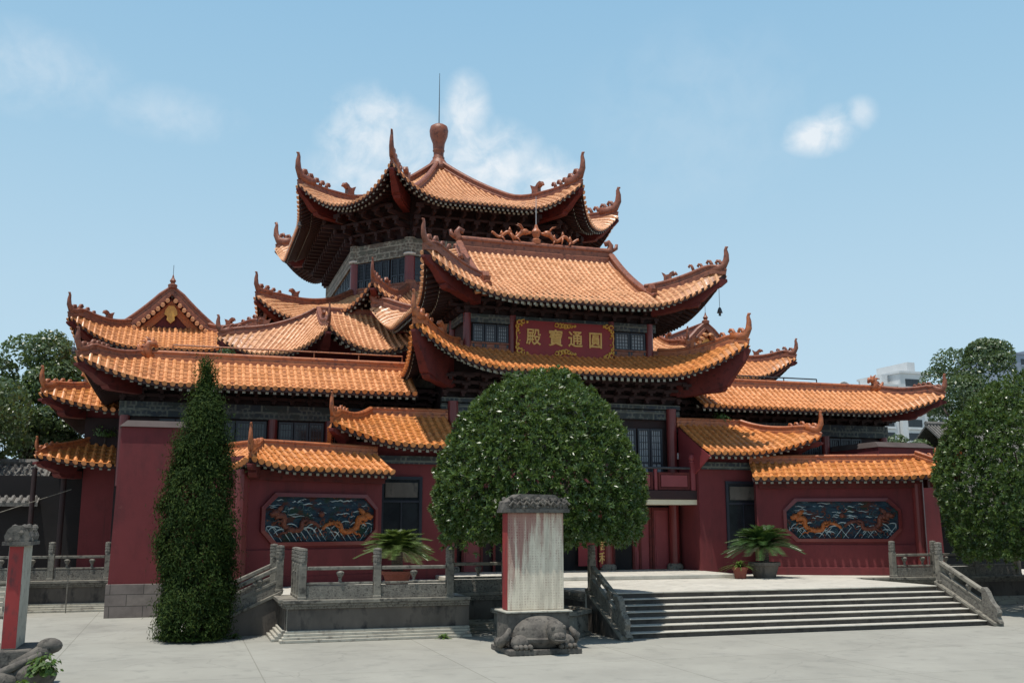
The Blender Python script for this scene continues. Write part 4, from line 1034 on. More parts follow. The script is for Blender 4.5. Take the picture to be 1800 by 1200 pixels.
# left annex
an = thing('left_annex', 'dark annex with two small orange eaves at the far left end of the temple', 'annex', (-16, 41.5, T))
for zE, h, D, dz, nm, sp, c in ((6.92, 1.1, 1.6, .75, 'upper_roof', .85, 'tile_lower'), (4.88, .85, 1.35, .5, 'lower_roof', .6, 'tile_lower')):
    R = Roof(-1); z = prof(h, D, .2); kw = dict(zE=zE, zf=z, w=2.6, fade=2.0, tin=1.1, pitch=.28)
    roof_side(R, (13.5, 40.0), (17.95, 40.0), D=D, aR=1, LR=dz, eR=.4, **kw)
    roof_side(R, (17.95, 40.0), (17.95, 50), D=D, aL=1, LL=dz, eL=.4, **kw)
    r = finish_roof(R, nm, an, c)
    for hh in R.hips: add_hip_parts(R, r, (hh[0], hh[1], hh[2], 1.6), spike=sp, beast=zE > 6, rs=.65, rmat='terracotta_bright', depth=.55, bw=1.2)
    ridge_line(-1, [(13.5, 40 + D, zE + h - .02), (17.95 - D, 40 + D, zE + h - .02)], 'terracotta_bright', r, .7)
m = MB(-1); box(m, 13, 16.9, 41.2, 50, T, 7.4); m.build('wall', 'red_wall', an)
m = MB(-1); fbox(m, FX(41.2), 13, 16.95, .02, .1, 5.6, 6.7); m.build('upper_storey_boarding', 'dark_timber', an)
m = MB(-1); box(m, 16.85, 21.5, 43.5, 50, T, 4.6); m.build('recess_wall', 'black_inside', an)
m = MB(); lathe(m, -17.5, 40.8, [(.10, T), (.10, 4.8)], 12); m.build('column', 'dark_timber', an)
m = MB(); lathe(m, -18.6, 41.5, [(.09, T), (.09, 4.8)], 12); m.build('column', 'dark_timber', an)

# wind bells
def wind_bell(x, y, z, drop, label):
    t = thing('wind_bell', label, 'bell', (x, y, z), 'wind bells under the eave corners')
    m = MB(); tube(m, [(x, y, z + drop), (x, y, z)], .010, 5); m.build('chain', 'metal_dark', t)
    m = MB(); lathe(m, x, y, [(.115, z - .22), (.10, z - .19), (.075, z - .10), (.05, z - .03), (.012, z)], 10); m.build('bell', 'metal_dark', t)
    m = MB(); box(m, x - .05, x + .05, y - .006, y + .006, z - .34, z - .23); m.build('clapper_plate', 'metal_dark', t)
wind_bell(5.75, 33.2, 10.85, .9, 'dark wind bell hanging from the right corner of the upper hall roof')
wind_bell(-18.15, 47.0, 10.35, .8, 'dark wind bell hanging from the far left pavilion corner')
wind_bell(-8.5, 49.2, 17.55, .9, 'dark wind bell below the left corner of the tower roof')

# ================================================================== GROUND, TERRACE, STEPS
m = MB(); m.add([(-1500, -600, 0), (1500, -600, 0), (1500, 2500, 0), (-1500, 2500, 0)], [(0, 1, 2, 3)]); struct(m.build('ground', 'paving'))
SX0, SX1 = -2.75, 8.1          # stair flight between its two cheek walls
YT = 25.3; YN = 26.7; NX0, NX1 = -6.25, -3.08     # notch in the front edge for the big tree
m = MB(); box(m, -10.75, SX1 + .1, YN, 60, .0, T); box(m, -10.75, NX0, YT, YN, 0, T); box(m, NX1, SX1 + .1, YT, YN, 0, T)
box(m, SX1 + .1, 19, 29.4, 60, 0, T - .002); box(m, -24, -10.75, 36.0, 60, 0, T - .002)
struct(m.build('terrace', 'step_tread'))
def plinth(label, p0, p1, ends=True):
    """retaining wall dressing along a terrace edge: base mouldings, dark panel, capping"""
    p0 = np.array(p0, float); p1 = np.array(p1, float); L = np.linalg.norm(p1 - p0); e = (p1 - p0) / L; n = np.array([e[1], -e[0]])
    F = lambda u, v: tuple(p0 + e * u + n * v)
    t = thing('terrace_wall', label, 'retaining wall', (p0[0], p0[1], 0))
    m = MB(); fbox(m, F, 0, L, .0, .04, .26, .76); m.build('wall_panel', 'stone_dark', t)
    m = MB(); fbox(m, F, -.18 if ends else 0, L, 0, .34, .002, .07); fbox(m, F, -.12 if ends else 0, L, 0, .26, .07, .13); fbox(m, F, -.08 if ends else 0, L, 0, .19, .13, .20); fbox(m, F, -.04 if ends else 0, L, 0, .12, .20, .26); m.build('base_moulding', 'stone_light', t, bevel=.012)
    m = MB(); fbox(m, F, -.05 if ends else 0, L, 0, .10, .76, .82); fbox(m, F, -.08 if ends else 0, L, 0, .15, .82, .88); m.build('carved_band', 'stone_carved', t, bevel=.01)
    m = MB(); fbox(m, F, -.12 if ends else 0, L, -.25, .20, .885, T + .012); m.build('coping', 'stone', t, bevel=.012)
    return t
plinth('long grey stone retaining wall below the left front balustrade', (-10.75, YT), (NX0, YT))
plinth('dark retaining wall in the recess behind the round tree planter', (NX0, YN), (NX1, YN), False)
plinth('dark side wall of the recess between the tree planter and the stair rail', (NX1, YN), (NX1, YT), False)
plinth('short grey stone end wall beside the side stair', (-10.75, 27.1), (-10.75, YT + .12), False)
plinth('grey stone retaining wall right of the wide steps, behind the dark tree', (SX1 + .45, 29.4), (19, 29.4), False)
plinth('low grey stone retaining wall left of the plain red buttress', (-22, 36.0), (-15.3, 36.0), False)

st = thing('stone_steps', 'wide flight of seven pale stone steps up to the terrace', 'steps', ((SX0 + SX1) / 2, 24, 0))
NR = 7; rh = T / NR; td = .315; y0 = YT - .012 - (NR - 1) * td
tr = MB(); ri = MB()
rnd = random.Random(3)
for i in range(NR):
    y = y0 + i * td; z1 = rh * (i + 1)
    back = y + td + .02 if i < NR - 1 else y + .55
    # each tread is laid from several slabs
    xs = [SX0]; 
    while xs[-1] < SX1 - 2.2: xs.append(xs[-1] + rnd.uniform(1.5, 2.3))
    xs.append(SX1)
    for a, b in zip(xs[:-1], xs[1:]): box(tr, a + .004, b - .004, y - .045 + rnd.uniform(-.006, .006), back, z1 - .026, z1 + (.008 if i == NR - 1 else rnd.uniform(-.003, .003)))
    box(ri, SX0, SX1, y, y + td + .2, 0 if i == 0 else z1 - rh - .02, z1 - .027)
r_ = ri.build('riser_blocks', 'step_riser_shaded', st); tr.build('tread_slabs', 'step_tread', st, bevel=.008)

def post_mesh(mb, x, y, z, h=.84, w=.09, ang=0):
    lathe(mb, x, y, [(w * 1.41 * 1.12, z), (w * 1.41 * 1.12, z + .06), (w * 1.41, z + .09), (w * 1.41, z + h)], 4, 0, ang + PI / 4)
def post(parent, x, y, z, h=.84, mat='stone', ang=0):
    m = MB(); post_mesh(m, x, y, z, h, ang=ang); p = m.build('post', mat, parent, bevel=.012)
    m = MB(); r = .108
    pr = [(.10, z + h), (.10, z + h + .04), (r, z + h + .06)]
    for k in range(3): pr += [(r * 1.0, z + h + .07 + k * .085), (r * 1.0, z + h + .125 + k * .085), (r * .86, z + h + .14 + k * .085)]
    pr += [(r, z + h + .33), (r * .9, z + h + .37), (.02, z + h + .385)]
    lathe(m, x, y, pr, 10, 0, ang); m.build('post_cap', 'stone_carved', p); return p
def fence_span(parent, p0, p1, z0, z1, n=2):
    """rails, panel and vase struts between two posts; z0, z1 floor heights"""
    p0 = np.array(p0, float); p1 = np.array(p1, float); L = np.linalg.norm(p1 - p0); e = (p1 - p0) / L; nn = np.array([-e[1], e[0]])
    a = p0 + e * .10; b = p1 - e * .10
    def bar(mb, lo, hi, th):
        vs = []
        for p, zz in ((a, z0), (b, z1)):
            for s, q in ((-th, lo), (th, lo), (th, hi), (-th, hi)): vs.append((p[0] + nn[0] * s, p[1] + nn[1] * s, zz + q))
        mb.add(vs, [(0, 1, 2, 3), (7, 6, 5, 4), (0, 4, 5, 1), (1, 5, 6, 2), (2, 6, 7, 3), (3, 7, 4, 0)])
    m = MB(); bar(m, .70, .785, .055); m.build('handrail', 'stone', parent, bevel=.015)
    m = MB(); bar(m, .35, .41, .045); m.build('middle_rail', 'stone', parent, bevel=.012)
    m = MB(); bar(m, .06, .335, .04); bar(m, .0, .06, .075); m.build('lower_panel', 'stone_carved', parent)
    for i in range(n):
        f = (i + .5) / n; p = a + (b - a) * f; zz = z0 + (z1 - z0) * f
        v = MB(); lathe(v, p[0], p[1], [(.05, zz + .42), (.035, zz + .47), (.05, zz + .53), (.09, zz + .60), (.10, zz + .64), (.06, zz + .68)], 10); v.build('vase_strut', 'stone_carved', parent)
def balustrade(label, pts, zs, nn=1):
    t = thing('balustrade', label, 'balustrade', (pts[0][0], pts[0][1], zs[0]), 'grey stone balustrades round the terrace')
    for p, z in zip(pts, zs): post(t, p[0], p[1], z, ang=0)
    for i in range(len(pts) - 1): fence_span(t, pts[i], pts[i + 1], zs[i], zs[i + 1], nn)
    return t
yb = YT + .02
balustrade('grey stone balustrade along the front edge left of the clipped round tree', [(-10.42, yb), (-8.6, yb), (-6.75, yb)], [T] * 3)
balustrade('shaded balustrade across the recess behind the round tree', [(-6.35, YN + .1), (-4.8, YN + .1), (-3.25, YN + .1)], [T] * 3)
balustrade('short balustrade with closely set carved posts at the left terrace end', [(-10.42, yb + .55), (-10.42, yb + 1.1), (-10.42, yb + 1.65)], [T] * 3, 1)
balustrade('weathered balustrade on the terrace edge right of the wide steps', [(9.9, 29.45), (11.6, 29.45), (13.4, 29.45), (15.2, 29.45)], [T] * 4, 2)
balustrade('stone balustrade on the low wall at the far left behind the red stele', [(-21.4, 36.1), (-19.2, 36.1), (-17.2, 36.1), (-15.5, 36.1)], [T] * 4, 2)

def stair_rail(label, x, yt, yb_, zt=T, along='y', out=-1, n=2, drum=True):
    """cheek wall with sloping rail; goes from (x, yt) at height zt to ground"""
    t = thing('stair_rail', label, 'stair rail', (x, yt, 0), 'carved stone stair rails')
    G = (lambda s, c: (x + c, yt + (yb_ - yt) * s)) if along == 'y' else (lambda s, c: (x + (yb_ - x) * s, yt + c))
    def slab(mb, c0, c1, f0, f1, s0=0., s1=1.):
        vs = []
        for s in (s0, s1):
            for c in (c0, c1):
                for f in (f0, f1): vs.append((*G(s, c), f(s)))
        mb.add(vs, [(0, 1, 3, 2), (4, 6, 7, 5), (0, 4, 5, 1), (2, 3, 7, 6), (1, 5, 7, 3), (0, 2, 6, 4)])
    lin = lambda o: (lambda s: zt * (1 - s) + o)
    m = MB(); slab(m, -.13, .13, lambda s: .0, lin(.03)); m.build('cheek_wall', 'stone_dark', t)
    m = MB(); slab(m, -.17, .17, lin(.03), lin(.12), -.02, 1.03); m.build('sloping_coping', 'stone', t, bevel=.015)
    m = MB(); slab(m, -.05, .05, lin(.121), lin(.36), .04, .9); m.build('lower_panel', 'stone_carved', t)
    m = MB(); slab(m, -.06, .06, lin(.36), lin(.44), .04, .88); m.build('middle_rail', 'stone', t, bevel=.01)
    m = MB(); slab(m, -.075, .075, lin(.66), lin(.78), .02, .80); m.build('handrail', 'stone', t, bevel=.02)
    for s in (.25, .55):
        px, py = G(s, 0); zz = zt * (1 - s); v = MB(); lathe(v, px, py, [(.05, zz + .42), (.04, zz + .48), (.08, zz + .56), (.09, zz + .6), (.05, zz + .68)], 8); v.build('vase_strut', 'stone_carved', t)
    px, py = G(.02, 0); post(t, px, py, zt + .1 - zt * .02, .8)
    if drum:
        px, py = G(.80, 0); m = MB(); zz = zt * .2
        # drum stone : scrolled end piece
        pts = [(0, .06), (.0, .82), (.10, .86), (.22, .78), (.30, .62), (.40, .52), (.52, .46), (.58, .34), (.52, .2), (.62, .06)]
        dd = (0, -1 if yb_ < yt else 1) if along == 'y' else (-1 if yb_ < x else 1, 0)
        poly_ext(m, [(a, b - zz * a * 1.5) for a, b in pts], (px, py, zz), dd, .16); m.build('drum_stone', 'stone_carved', t, bevel=.02)
    return t
stair_rail('carved stone stair rail in tree shade at the left side of the wide steps', SX0 - .15, YT, y0 - .25)
stair_rail('carved stone stair rail at the right side of the wide steps', SX1 + .15, YT, y0 - .25)
# side stair at the left end of the terrace
ss = thing('side_stair', 'small stone stair at the left end of the terrace beside the cypress', 'steps', (-11.6, 27.9, 0))
m = MB()
for i in range(6): box(m, -10.76 - .30 * (i + 1), -10.76 - .30 * i - (0 if i else .0), 27.2, 28.9, .0, T - T / 7 * (i + 1))
m.build('step_blocks', 'stone', ss, bevel=.01)
stair_rail('sloping stone rail descending left from the terrace toward the cypress', -10.76, 27.1, -12.9, along='x')
stair_rail('far sloping rail of the small side stair behind the cypress', -10.76, 29.0, -12.9, along='x')
# far left steps by the red stele
fl = thing('far_left_steps', 'pale stone steps at the far left edge behind the red stele', 'steps', (-19, 35, 0))
m = MB()
for i in range(6): box(m, -21.6, -18.3, 34.2 + .3 * i, 36.0, T / 7 * i + (.002 if i == 0 else 0), T / 7 * (i + 1))
m.build('step_blocks', 'stone_light', fl, bevel=.01)
stair_rail('pale edged sloping stair rail beside the far left steps', -18.1, 36.0, 33.9)
m = MB(); tube(m, [(-16.6, 35.4, 0), (-16.6, 35.4, 1.15)], .018, 6); tag(m.build('thin_pole', 'stone'), 'thin pale metal pole standing before the low left retaining wall', 'pole')
m = MB(); tube(m, [(-24.5, 39, 1.6), (-21, 39.5, 2.55), (-17.2, 40.6, 4.0)], .013, 5); tag(m.build('overhead_wire', 'stone'), 'pale wire slanting across the dark annex at the far left', 'wire')

# ================================================================== STELES
def stele(cx, cy, label):
    t = stele_parts(cx, cy, label)
    for o in t.children:
        if o.name.split('.')[0] in ('tortoise_shell', 'tortoise_rim', 'tortoise_head', 'paw', 'scroll_edge', 'base_slab'):
            for v in o.data.vertices: v.co.x *= .88; v.co.y *= .9
    return t
def stele_parts(cx, cy, label):
    t = thing('stone_stele', label, 'stele', (cx, cy, 0))
    m = MB()
    box(m, cx - .665, cx + .665, cy - .19, cy + .19, .886, 3.02); sl = m.build('slab', 'stele_face', t, bevel=.02)
    m = MB(); box(m, cx - .674, cx - .6665, cy - .178, cy + .178, .90, 3.0); m.build('slab_side', 'stele_red', sl)
    m = MB(); rnd = random.Random(2)
    box(m, cx - .76, cx + .76, cy - .34, cy + .34, 3.02, 3.10); 
    prof_ = [(-.74, 3.10), (.74, 3.10), (.72, 3.26), (.50, 3.36), (.42, 3.42), (-.40, 3.43), (-.52, 3.36), (-.72, 3.25)]
    poly_ext(m, [(a, z) for a, z in prof_], (cx, cy, 0), (1, 0), .62)
    for k in range(120):
        a = rnd.uniform(-.68, .68); s = rnd.choice((-1, -1, -1, 1)); zz = rnd.uniform(3.12, 3.34)
        ball(m, (cx + a, cy + s * .32, zz), rnd.uniform(.02, .06), 6, 4)
    for k in range(9): tube(m, [(cx - .66 + .16 * k, cy - .33, 3.17), (cx - .6 + .16 * k, cy - .36, 3.26), (cx - .52 + .16 * k, cy - .34, 3.20)], .03, 5)
    m.build('carved_cap', 'stone_worn', t, smooth=False)  # dark stone here also paints in the tree's shade on the cap
    # tortoise carrying the slab
    m = MB(); box(m, cx - .94, cx + .94, cy - .95, cy + .62, .002, .12); m.build('base_slab', 'stone_worn', t, bevel=.02)
    m = MB(); vs = []; n, k_ = 20, 9
    for j in range(k_ + 1):
        ph = PI / 2 * j / k_
        for i in range(n):
            a = 2 * PI * i / n; r = math.cos(ph) ** .75
            vs.append((cx + .76 * r * math.cos(a), cy - .30 + .60 * r * math.sin(a), .30 + .50 * math.sin(ph)))
    fs = [(j * n + i, j * n + (i + 1) % n, (j + 1) * n + (i + 1) % n, (j + 1) * n + i) for j in range(k_) for i in range(n)]
    m.add(vs, fs)
    pb_ = MB(); box(pb_, cx - .72, cx + .72, cy - .40, cy + .44, .12, .845); pk = pb_.build('plinth_block', 'stone_worn', t, bevel=.03)
    pb_ = MB(); box(pb_, cx - .77, cx + .77, cy - .45, cy + .48, .848, .885); pb_.build('plinth_ledge', 'stone_light', pk, bevel=.01)
    b = m.build('tortoise_shell', 'stone_worn', t, smooth=False)
    m = MB(); lathe(m, cx, cy - .12, [(.68, .14), (.80, .26), (.82, .32), (.77, .36)], 20); m.v = [(cx + (x - cx), cy - .30 + (y - cy + .12) * .78, z) for x, y, z in m.v]; m.build('tortoise_rim', 'stone_worn', t)
    h = MB(); tube(h, [(cx + .22, cy - .55, .42), (cx + .24, cy - .80, .50), (cx + .25, cy - .98, .52)], [.22, .23, .20], 12)
    ball(h, (cx + .25, cy - 1.0, .47), .25, 14, 9, sq=(.95, .9, 1.0)); ball(h, (cx + .25, cy - 1.14, .38), .19, 12, 8, sq=(1, .8, .7))
    for s in (-1, 1): ball(h, (cx + .25 + s * .14, cy - 1.13, .58), .055, 8, 6); ball(h, (cx + .25 + s * .06, cy - 1.29, .40), .025, 6, 5)
    tube(h, [(cx + .10, cy - 1.26, .33), (cx + .25, cy - 1.32, .32), (cx + .40, cy - 1.26, .33)], .02, 5)
    h.build('tortoise_head', 'stone_worn', t, smooth=True)
    for s in (-1, 1):
        f = MB()
        ball(f, (cx + s * .58, cy - .68, .24), .23, 12, 8, sq=(1.1, .9, .75))
        for q in range(4): ball(f, (cx + s * .58 - .18 + .12 * q, cy - .90, .17), .075, 8, 6, sq=(.9, 1.5, .8))
        f.build('paw', 'stone_worn', t, smooth=True)
        f = MB(); tube(f, [(cx + s * .80, cy - .5, .52), (cx + s * .92, cy - .62, .36), (cx + s * .96, cy - .3, .22), (cx + s * .90, cy + .2, .2)], [.05, .10, .12, .10], 8); f.build('scroll_edge', 'stone_worn', t, smooth=True)
    return t
stele(-5.66, 22.0, 'tall red streaked white stone stele on a carved tortoise before the round tree')
# left stele seen side-on
lt = thing('stone_stele', 'narrow stele with a dull red edge and mossy cap at the left picture edge', 'stele', (-15.95, 19.4, 0))
cx, cy = -15.90, 19.6
m = MB(); box(m, cx - .12, cx + .12, cy - .50, cy + .50, .72, 2.42); sl = m.build('slab', 'stone_light', lt, bevel=.02)
m = MB(); box(m, cx - .110, cx + .110, cy - .5085, cy - .5015, .74, 2.40); m.build('slab_side', 'stele_red', sl)
m = MB(); box(m, cx - .22, cx + .22, cy - .60, cy + .60, 2.42, 2.48)
poly_ext(m, [(-.18, 2.48), (.18, 2.48), (.20, 2.57), (.15, 2.69), (.07, 2.75), (-.07, 2.75), (-.15, 2.69), (-.20, 2.57)], (cx, cy, 0), (1, 0), 1.16)
rnd = random.Random(4)
for k in range(40): ball(m, (cx + rnd.choice((-1, 1)) * rnd.uniform(.06, .17), cy + rnd.uniform(-.6, .56), rnd.uniform(2.5, 2.72)), rnd.uniform(.03, .07), 6, 4)
m.build('carved_cap', 'stone_worn', lt)
m = MB(); box(m, cx - .75, cx + .62, cy - .75, cy + .75, .002, .16); box(m, cx - .42, cx + .36, cy - .62, cy + .60, .16, .72); m.build('pedestal', 'stone_worn', lt, bevel=.03)
m = MB(); tube(m, [(cx + .1, cy - .55, .42), (cx + .42, cy - .58, .58), (cx + .52, cy - .58, .66), (cx + .62, cy - .58, .74)], [.15, .15, .14, .13], 10); ball(m, (cx + .64, cy - .58, .77), .155, 12, 8, sq=(1.3, .9, .85)); m.build('tortoise_head', 'stone_worn', lt, smooth=True)
m = MB(); ball(m, (cx + .45, cy - .78, .34), .24, 12, 8, sq=(1.5, 1, .9)); ball(m, (cx - .1, cy - .85, .26), .24, 12, 8, sq=(1.5, 1, .9)); m.build('paw', 'stone_worn', lt, smooth=True)
m = MB(); tube(m, [(cx - .5, cy - .98, .16), (cx + .05, cy - .92, .44), (cx + .55, cy - .80, .66)], [.05, .07, .05], 8); m.build('scroll_edge', 'stone_worn', lt, smooth=True)

# ================================================================== PLANTING
def foliage(name, mat, parent, pos, nor, ln, wd, seed, lift=.3, jit=.6, axes=None):
    """one mesh of rhombic leaves at pos (n,3) facing nor"""
    r = np.random.RandomState(seed); n = len(pos)
    nn = nor + (r.normal(0, jit, (n, 3)) if axes is None else 0); nn /= np.linalg.norm(nn, axis=1)[:, None]
    if axes is None: ax = r.normal(0, 1, (n, 3)); ax[:, 2] += lift; ax += nor * .5
    else: ax = axes.copy()
    ax -= nn * (ax * nn).sum(1)[:, None]; ax /= np.linalg.norm(ax, axis=1)[:, None] + 1e-9
    bi = np.cross(nn, ax)
    L = ln * r.uniform(.7, 1.25, n)[:, None]; W = wd * r.uniform(.75, 1.2, n)[:, None]
    v = np.empty((n, 4, 3))
    v[:, 0] = pos - ax * L * .5; v[:, 2] = pos + ax * L * .5 - nn * L * .08
    v[:, 1] = pos + bi * W * .5 + nn * W * .12; v[:, 3] = pos - bi * W * .5 + nn * W * .12
    off = np.array(OFF.get(parent.name, (0, 0, 0)))
    v = (v - off).reshape(-1, 3)
    me = bpy.data.meshes.new(name); me.vertices.add(4 * n); me.vertices.foreach_set('co', v.ravel())
    me.loops.add(4 * n); me.loops.foreach_set('vertex_index', np.arange(4 * n, dtype=np.int32))
    me.polygons.add(n); me.polygons.foreach_set('loop_start', np.arange(0, 4 * n, 4, dtype=np.int32)); me.polygons.foreach_set('loop_total', np.full(n, 4, dtype=np.int32))
    me.materials.append(MATS[mat]); me.update(calc_edges=True); me.validate()
    o = bpy.data.objects.new(name, me); COL.objects.link(o); o.parent = parent; OFF[o.name] = tuple(off); return o
def lump(p, f, seed):
    r = np.random.RandomState(seed); a = np.zeros(len(p))
    for k in range(7):
        d = r.normal(0, 1, 3); d /= np.linalg.norm(d); a += np.sin(p @ d * f * r.uniform(.7, 1.6) + r.uniform(0, 6.3))
    return a / 3.0
def trunk(parent, x, y, z0, z1, r0, limbs, seed, spread, top):
    m = MB(); rnd = random.Random(seed)
    tube(m, [(x, y, z0), (x + .03, y, z0 + (z1 - z0) * .3), (x - .02, y + .02, z0 + (z1 - z0) * .7), (x, y, z1)], [r0 * 1.35, r0, r0 * .88, r0 * .7], 10)
    t = m.build('trunk', 'bark', parent, smooth=True)
    for k in range(limbs):
        a = 2 * PI * k / limbs + rnd.uniform(-.3, .3); s = spread * rnd.uniform(.5, .95); zt_ = z1 + (top - z1) * rnd.uniform(.25, .8)
        b = MB(); z_ = z0 + (z1 - z0) * rnd.uniform(.75, 1)
        tube(b, [(x, y, z_), (x + .35 * s * math.cos(a), y + .35 * s * math.sin(a), z_ + (zt_ - z_) * .5), (x + s * math.cos(a), y + s * math.sin(a), zt_)], [r0 * .5, r0 * .32, r0 * .08], 7)
        b.build('limb', 'bark', t, smooth=True)
    return t
def dome_tree(label, x, y, zb, zt_, rad_, n, seed, z_ground, prf, leaf=(.155, .062), loose=1.0, group=None):
    t = thing('clipped_tree', label, 'tree', (x, y, z_ground), group)
    r = np.random.RandomState(seed)
    zf = np.linspace(0, 1, 400); rr = np.interp(zf, [p[0] for p in prf], [p[1] for p in prf])
    wgt = rr + .12; cdf = np.cumsum(wgt) / wgt.sum()
    f = np.interp(r.rand(n), cdf, zf); th = r.rand(n) * 2 * PI
    depth = 1 - np.abs(r.normal(0, .075, n))
    R0 = np.interp(f, zf, rr) * rad_
    p0 = np.column_stack([np.cos(th) * R0, np.sin(th) * R0, zb + f * (zt_ - zb)])
    # surface normal
    dr = np.interp(np.clip(f + .02, 0, 1), zf, rr) * rad_ - np.interp(np.clip(f - .02, 0, 1), zf, rr) * rad_
    nz = -dr / (.04 * (zt_ - zb)); nor = np.column_stack([np.cos(th), np.sin(th), np.clip(nz, -2, 4)]); nor /= np.linalg.norm(nor, axis=1)[:, None]
    lp = lump(p0, 3.2, seed) * .06 + lump(p0, 11, seed + 1) * .085 + (loose - 1) * lump(p0, 1.7, seed + 5) * .22
    pos = np.column_stack([x + p0[:, 0], y + p0[:, 1], p0[:, 2]]) + nor * (lp - (1 - depth) * rad_ * .9 - .06)[:, None]
    # flat underside
    k = n // 7; rb = np.sqrt(r.rand(k)) * rad_ * prf[0][1]; tb = r.rand(k) * 2 * PI
    pb = np.column_stack([x + rb * np.cos(tb), y + rb * np.sin(tb), zb + .12 + r.normal(0, .16, k) + .25 * (1 - rb / rad_)])
    nb_ = np.column_stack([np.cos(tb) * .6, np.sin(tb) * .6, -np.ones(k) * .7])
    # leaves stand in rosettes round the shoot tips
    P0 = np.vstack([pos, pb]); N0 = np.vstack([nor, nb_]); m_ = len(P0) // 7; sel = r.permutation(len(P0))[:m_]
    ax_ = N0[sel] + r.normal(0, .38, (m_, 3)); ax_[:, 2] += .25; ax_ /= np.linalg.norm(ax_, axis=1)[:, None]
    t1_ = np.cross(ax_, r.normal(0, 1, (m_, 3))); t1_ /= np.linalg.norm(t1_, axis=1)[:, None]; t2_ = np.cross(ax_, t1_)
    LP, LN, LA = [], [], []
    for q in range(8):
        a = 2 * PI * q / 8 + r.uniform(-.35, .35, m_); op = r.uniform(.45, 1.25, m_) if q < 6 else r.uniform(.1, .4, m_)
        rd = t1_ * np.cos(a)[:, None] + t2_ * np.sin(a)[:, None]
        la = rd * np.sin(op)[:, None] + ax_ * np.cos(op)[:, None]; ln_ = ax_ * np.sin(op)[:, None] - rd * np.cos(op)[:, None]
        LP.append(P0[sel] + la * leaf[0] * .5); LN.append(ln_ + r.normal(0, .15, (m_, 3))); LA.append(la)
    foliage('crown', 'leaf_glossy', t, np.vstack(LP), np.vstack(LN), leaf[0], leaf[1], seed, axes=np.vstack(LA))
    trunk(t, x, y, z_ground, zb + .5, .17, 9, seed, rad_ * .8, zt_ - .6)
    return t
DOME = [(0, .93), (.08, .97), (.17, 1.0), (.33, .985), (.49, .915), (.62, .82), (.746, .68), (.873, .47), (.95, .27), (1, .02)]
TX, TY = -4.42, 25.0
dome_tree('large clipped dome shaped dark green tree behind the tall stele', TX, TY, 2.38, 6.92, 2.74, 52000, 11, .6, DOME, (.155, .052))
pl = thing('tree_planter', 'octagonal grey stone planter round the foot of the dome tree', 'planter', (TX, TY, 0))
m = MB(); A8 = PI / 8
lathe(m, TX, TY, [(1.28, .002), (1.28, .08), (1.21, .10), (1.21, .52), (1.30, .54), (1.30, .64), (1.08, .64), (1.08, .56)], 8, 0, A8); m.build('planter_wall', 'stone', pl, bevel=.015)
m = MB(); lathe(m, TX, TY, [(1.07, .5), (1.07, .585), (.01, .62)], 16); m.build('soil', 'soil', pl)
RX, RY = 12.95, 26.2
dome_tree('big dark clipped tree at the right picture edge beside the steps', RX, RY, 1.75, 7.75, 2.9, 54000, 23, 0, [(0, .82), (.1, .95), (.25, 1.0), (.45, 1.0), (.6, .95), (.75, .80), (.87, .58), (.95, .34), (1, .03)], (.165, .058), 1.8)

# cypress
def cypress(label, x, y, h, prf, n, seed):
    t = thing('cypress_tree', label, 'tree', (x, y, 0))
    r = np.random.RandomState(seed)
    zf = np.linspace(0, 1, 400); rr = np.interp(zf, [p[0] for p in prf], [p[1] for p in prf])
    cdf = np.cumsum(rr + .07) / (rr + .07).sum()
    # clumps of upright sprays
    nc = 640; fc = np.interp(r.rand(nc), cdf, zf); tc = r.rand(nc) * 2 * PI
    Rc = np.interp(fc, zf, rr); pc = np.column_stack([np.cos(tc) * Rc, np.sin(tc) * Rc, fc * h])
    lc = (lump(pc, 2.4, seed) * .13 + lump(pc, 8, seed + 3) * .11) * np.clip((1 - fc) * 4, .15, 1) + .16 * np.exp(-((fc - .17) / .07) ** 2) * np.cos(tc + .3) + .0
    k = n // nc
    idx = np.repeat(np.arange(nc), k); m_ = len(idx)
    sp = r.normal(0, 1, (m_, 3)) * np.array([.105, .105, .15]) * r.uniform(.6, 1.5, nc)[idx][:, None]
    nor = np.column_stack([np.cos(tc), np.sin(tc), np.full(nc, .35)])[idx]
    base = pc[idx] + nor * (lc[idx] - .10 - np.abs(r.normal(0, .07, m_)))[:, None]
    pos = base + sp; pos[:, 2] = np.clip(pos[:, 2], .08, h + .1)
    pos[:, 0] += x; pos[:, 1] += y
    foliage('crown', 'leaf_cypress', t, pos, nor + sp * 2, .10, .030, seed, 1.3, .6)
    m = MB(); tube(m, [(x, y, 0), (x, y, h * .5), (x, y, h * .95)], [.13, .09, .02], 8); m.build('trunk', 'bark', t)
cypress('tall dark columnar cypress in front of the plain red buttress', -12.86, 26.5, 6.9, [(0, .78), (.03, .88), (.08, .95), (.14, 1.0), (.20, .99), (.27, .93), (.35, .92), (.45, .84), (.55, .74), (.66, .63), (.75, .53), (.83, .43), (.90, .27), (.95, .13), (1, .0)], 80000, 5)
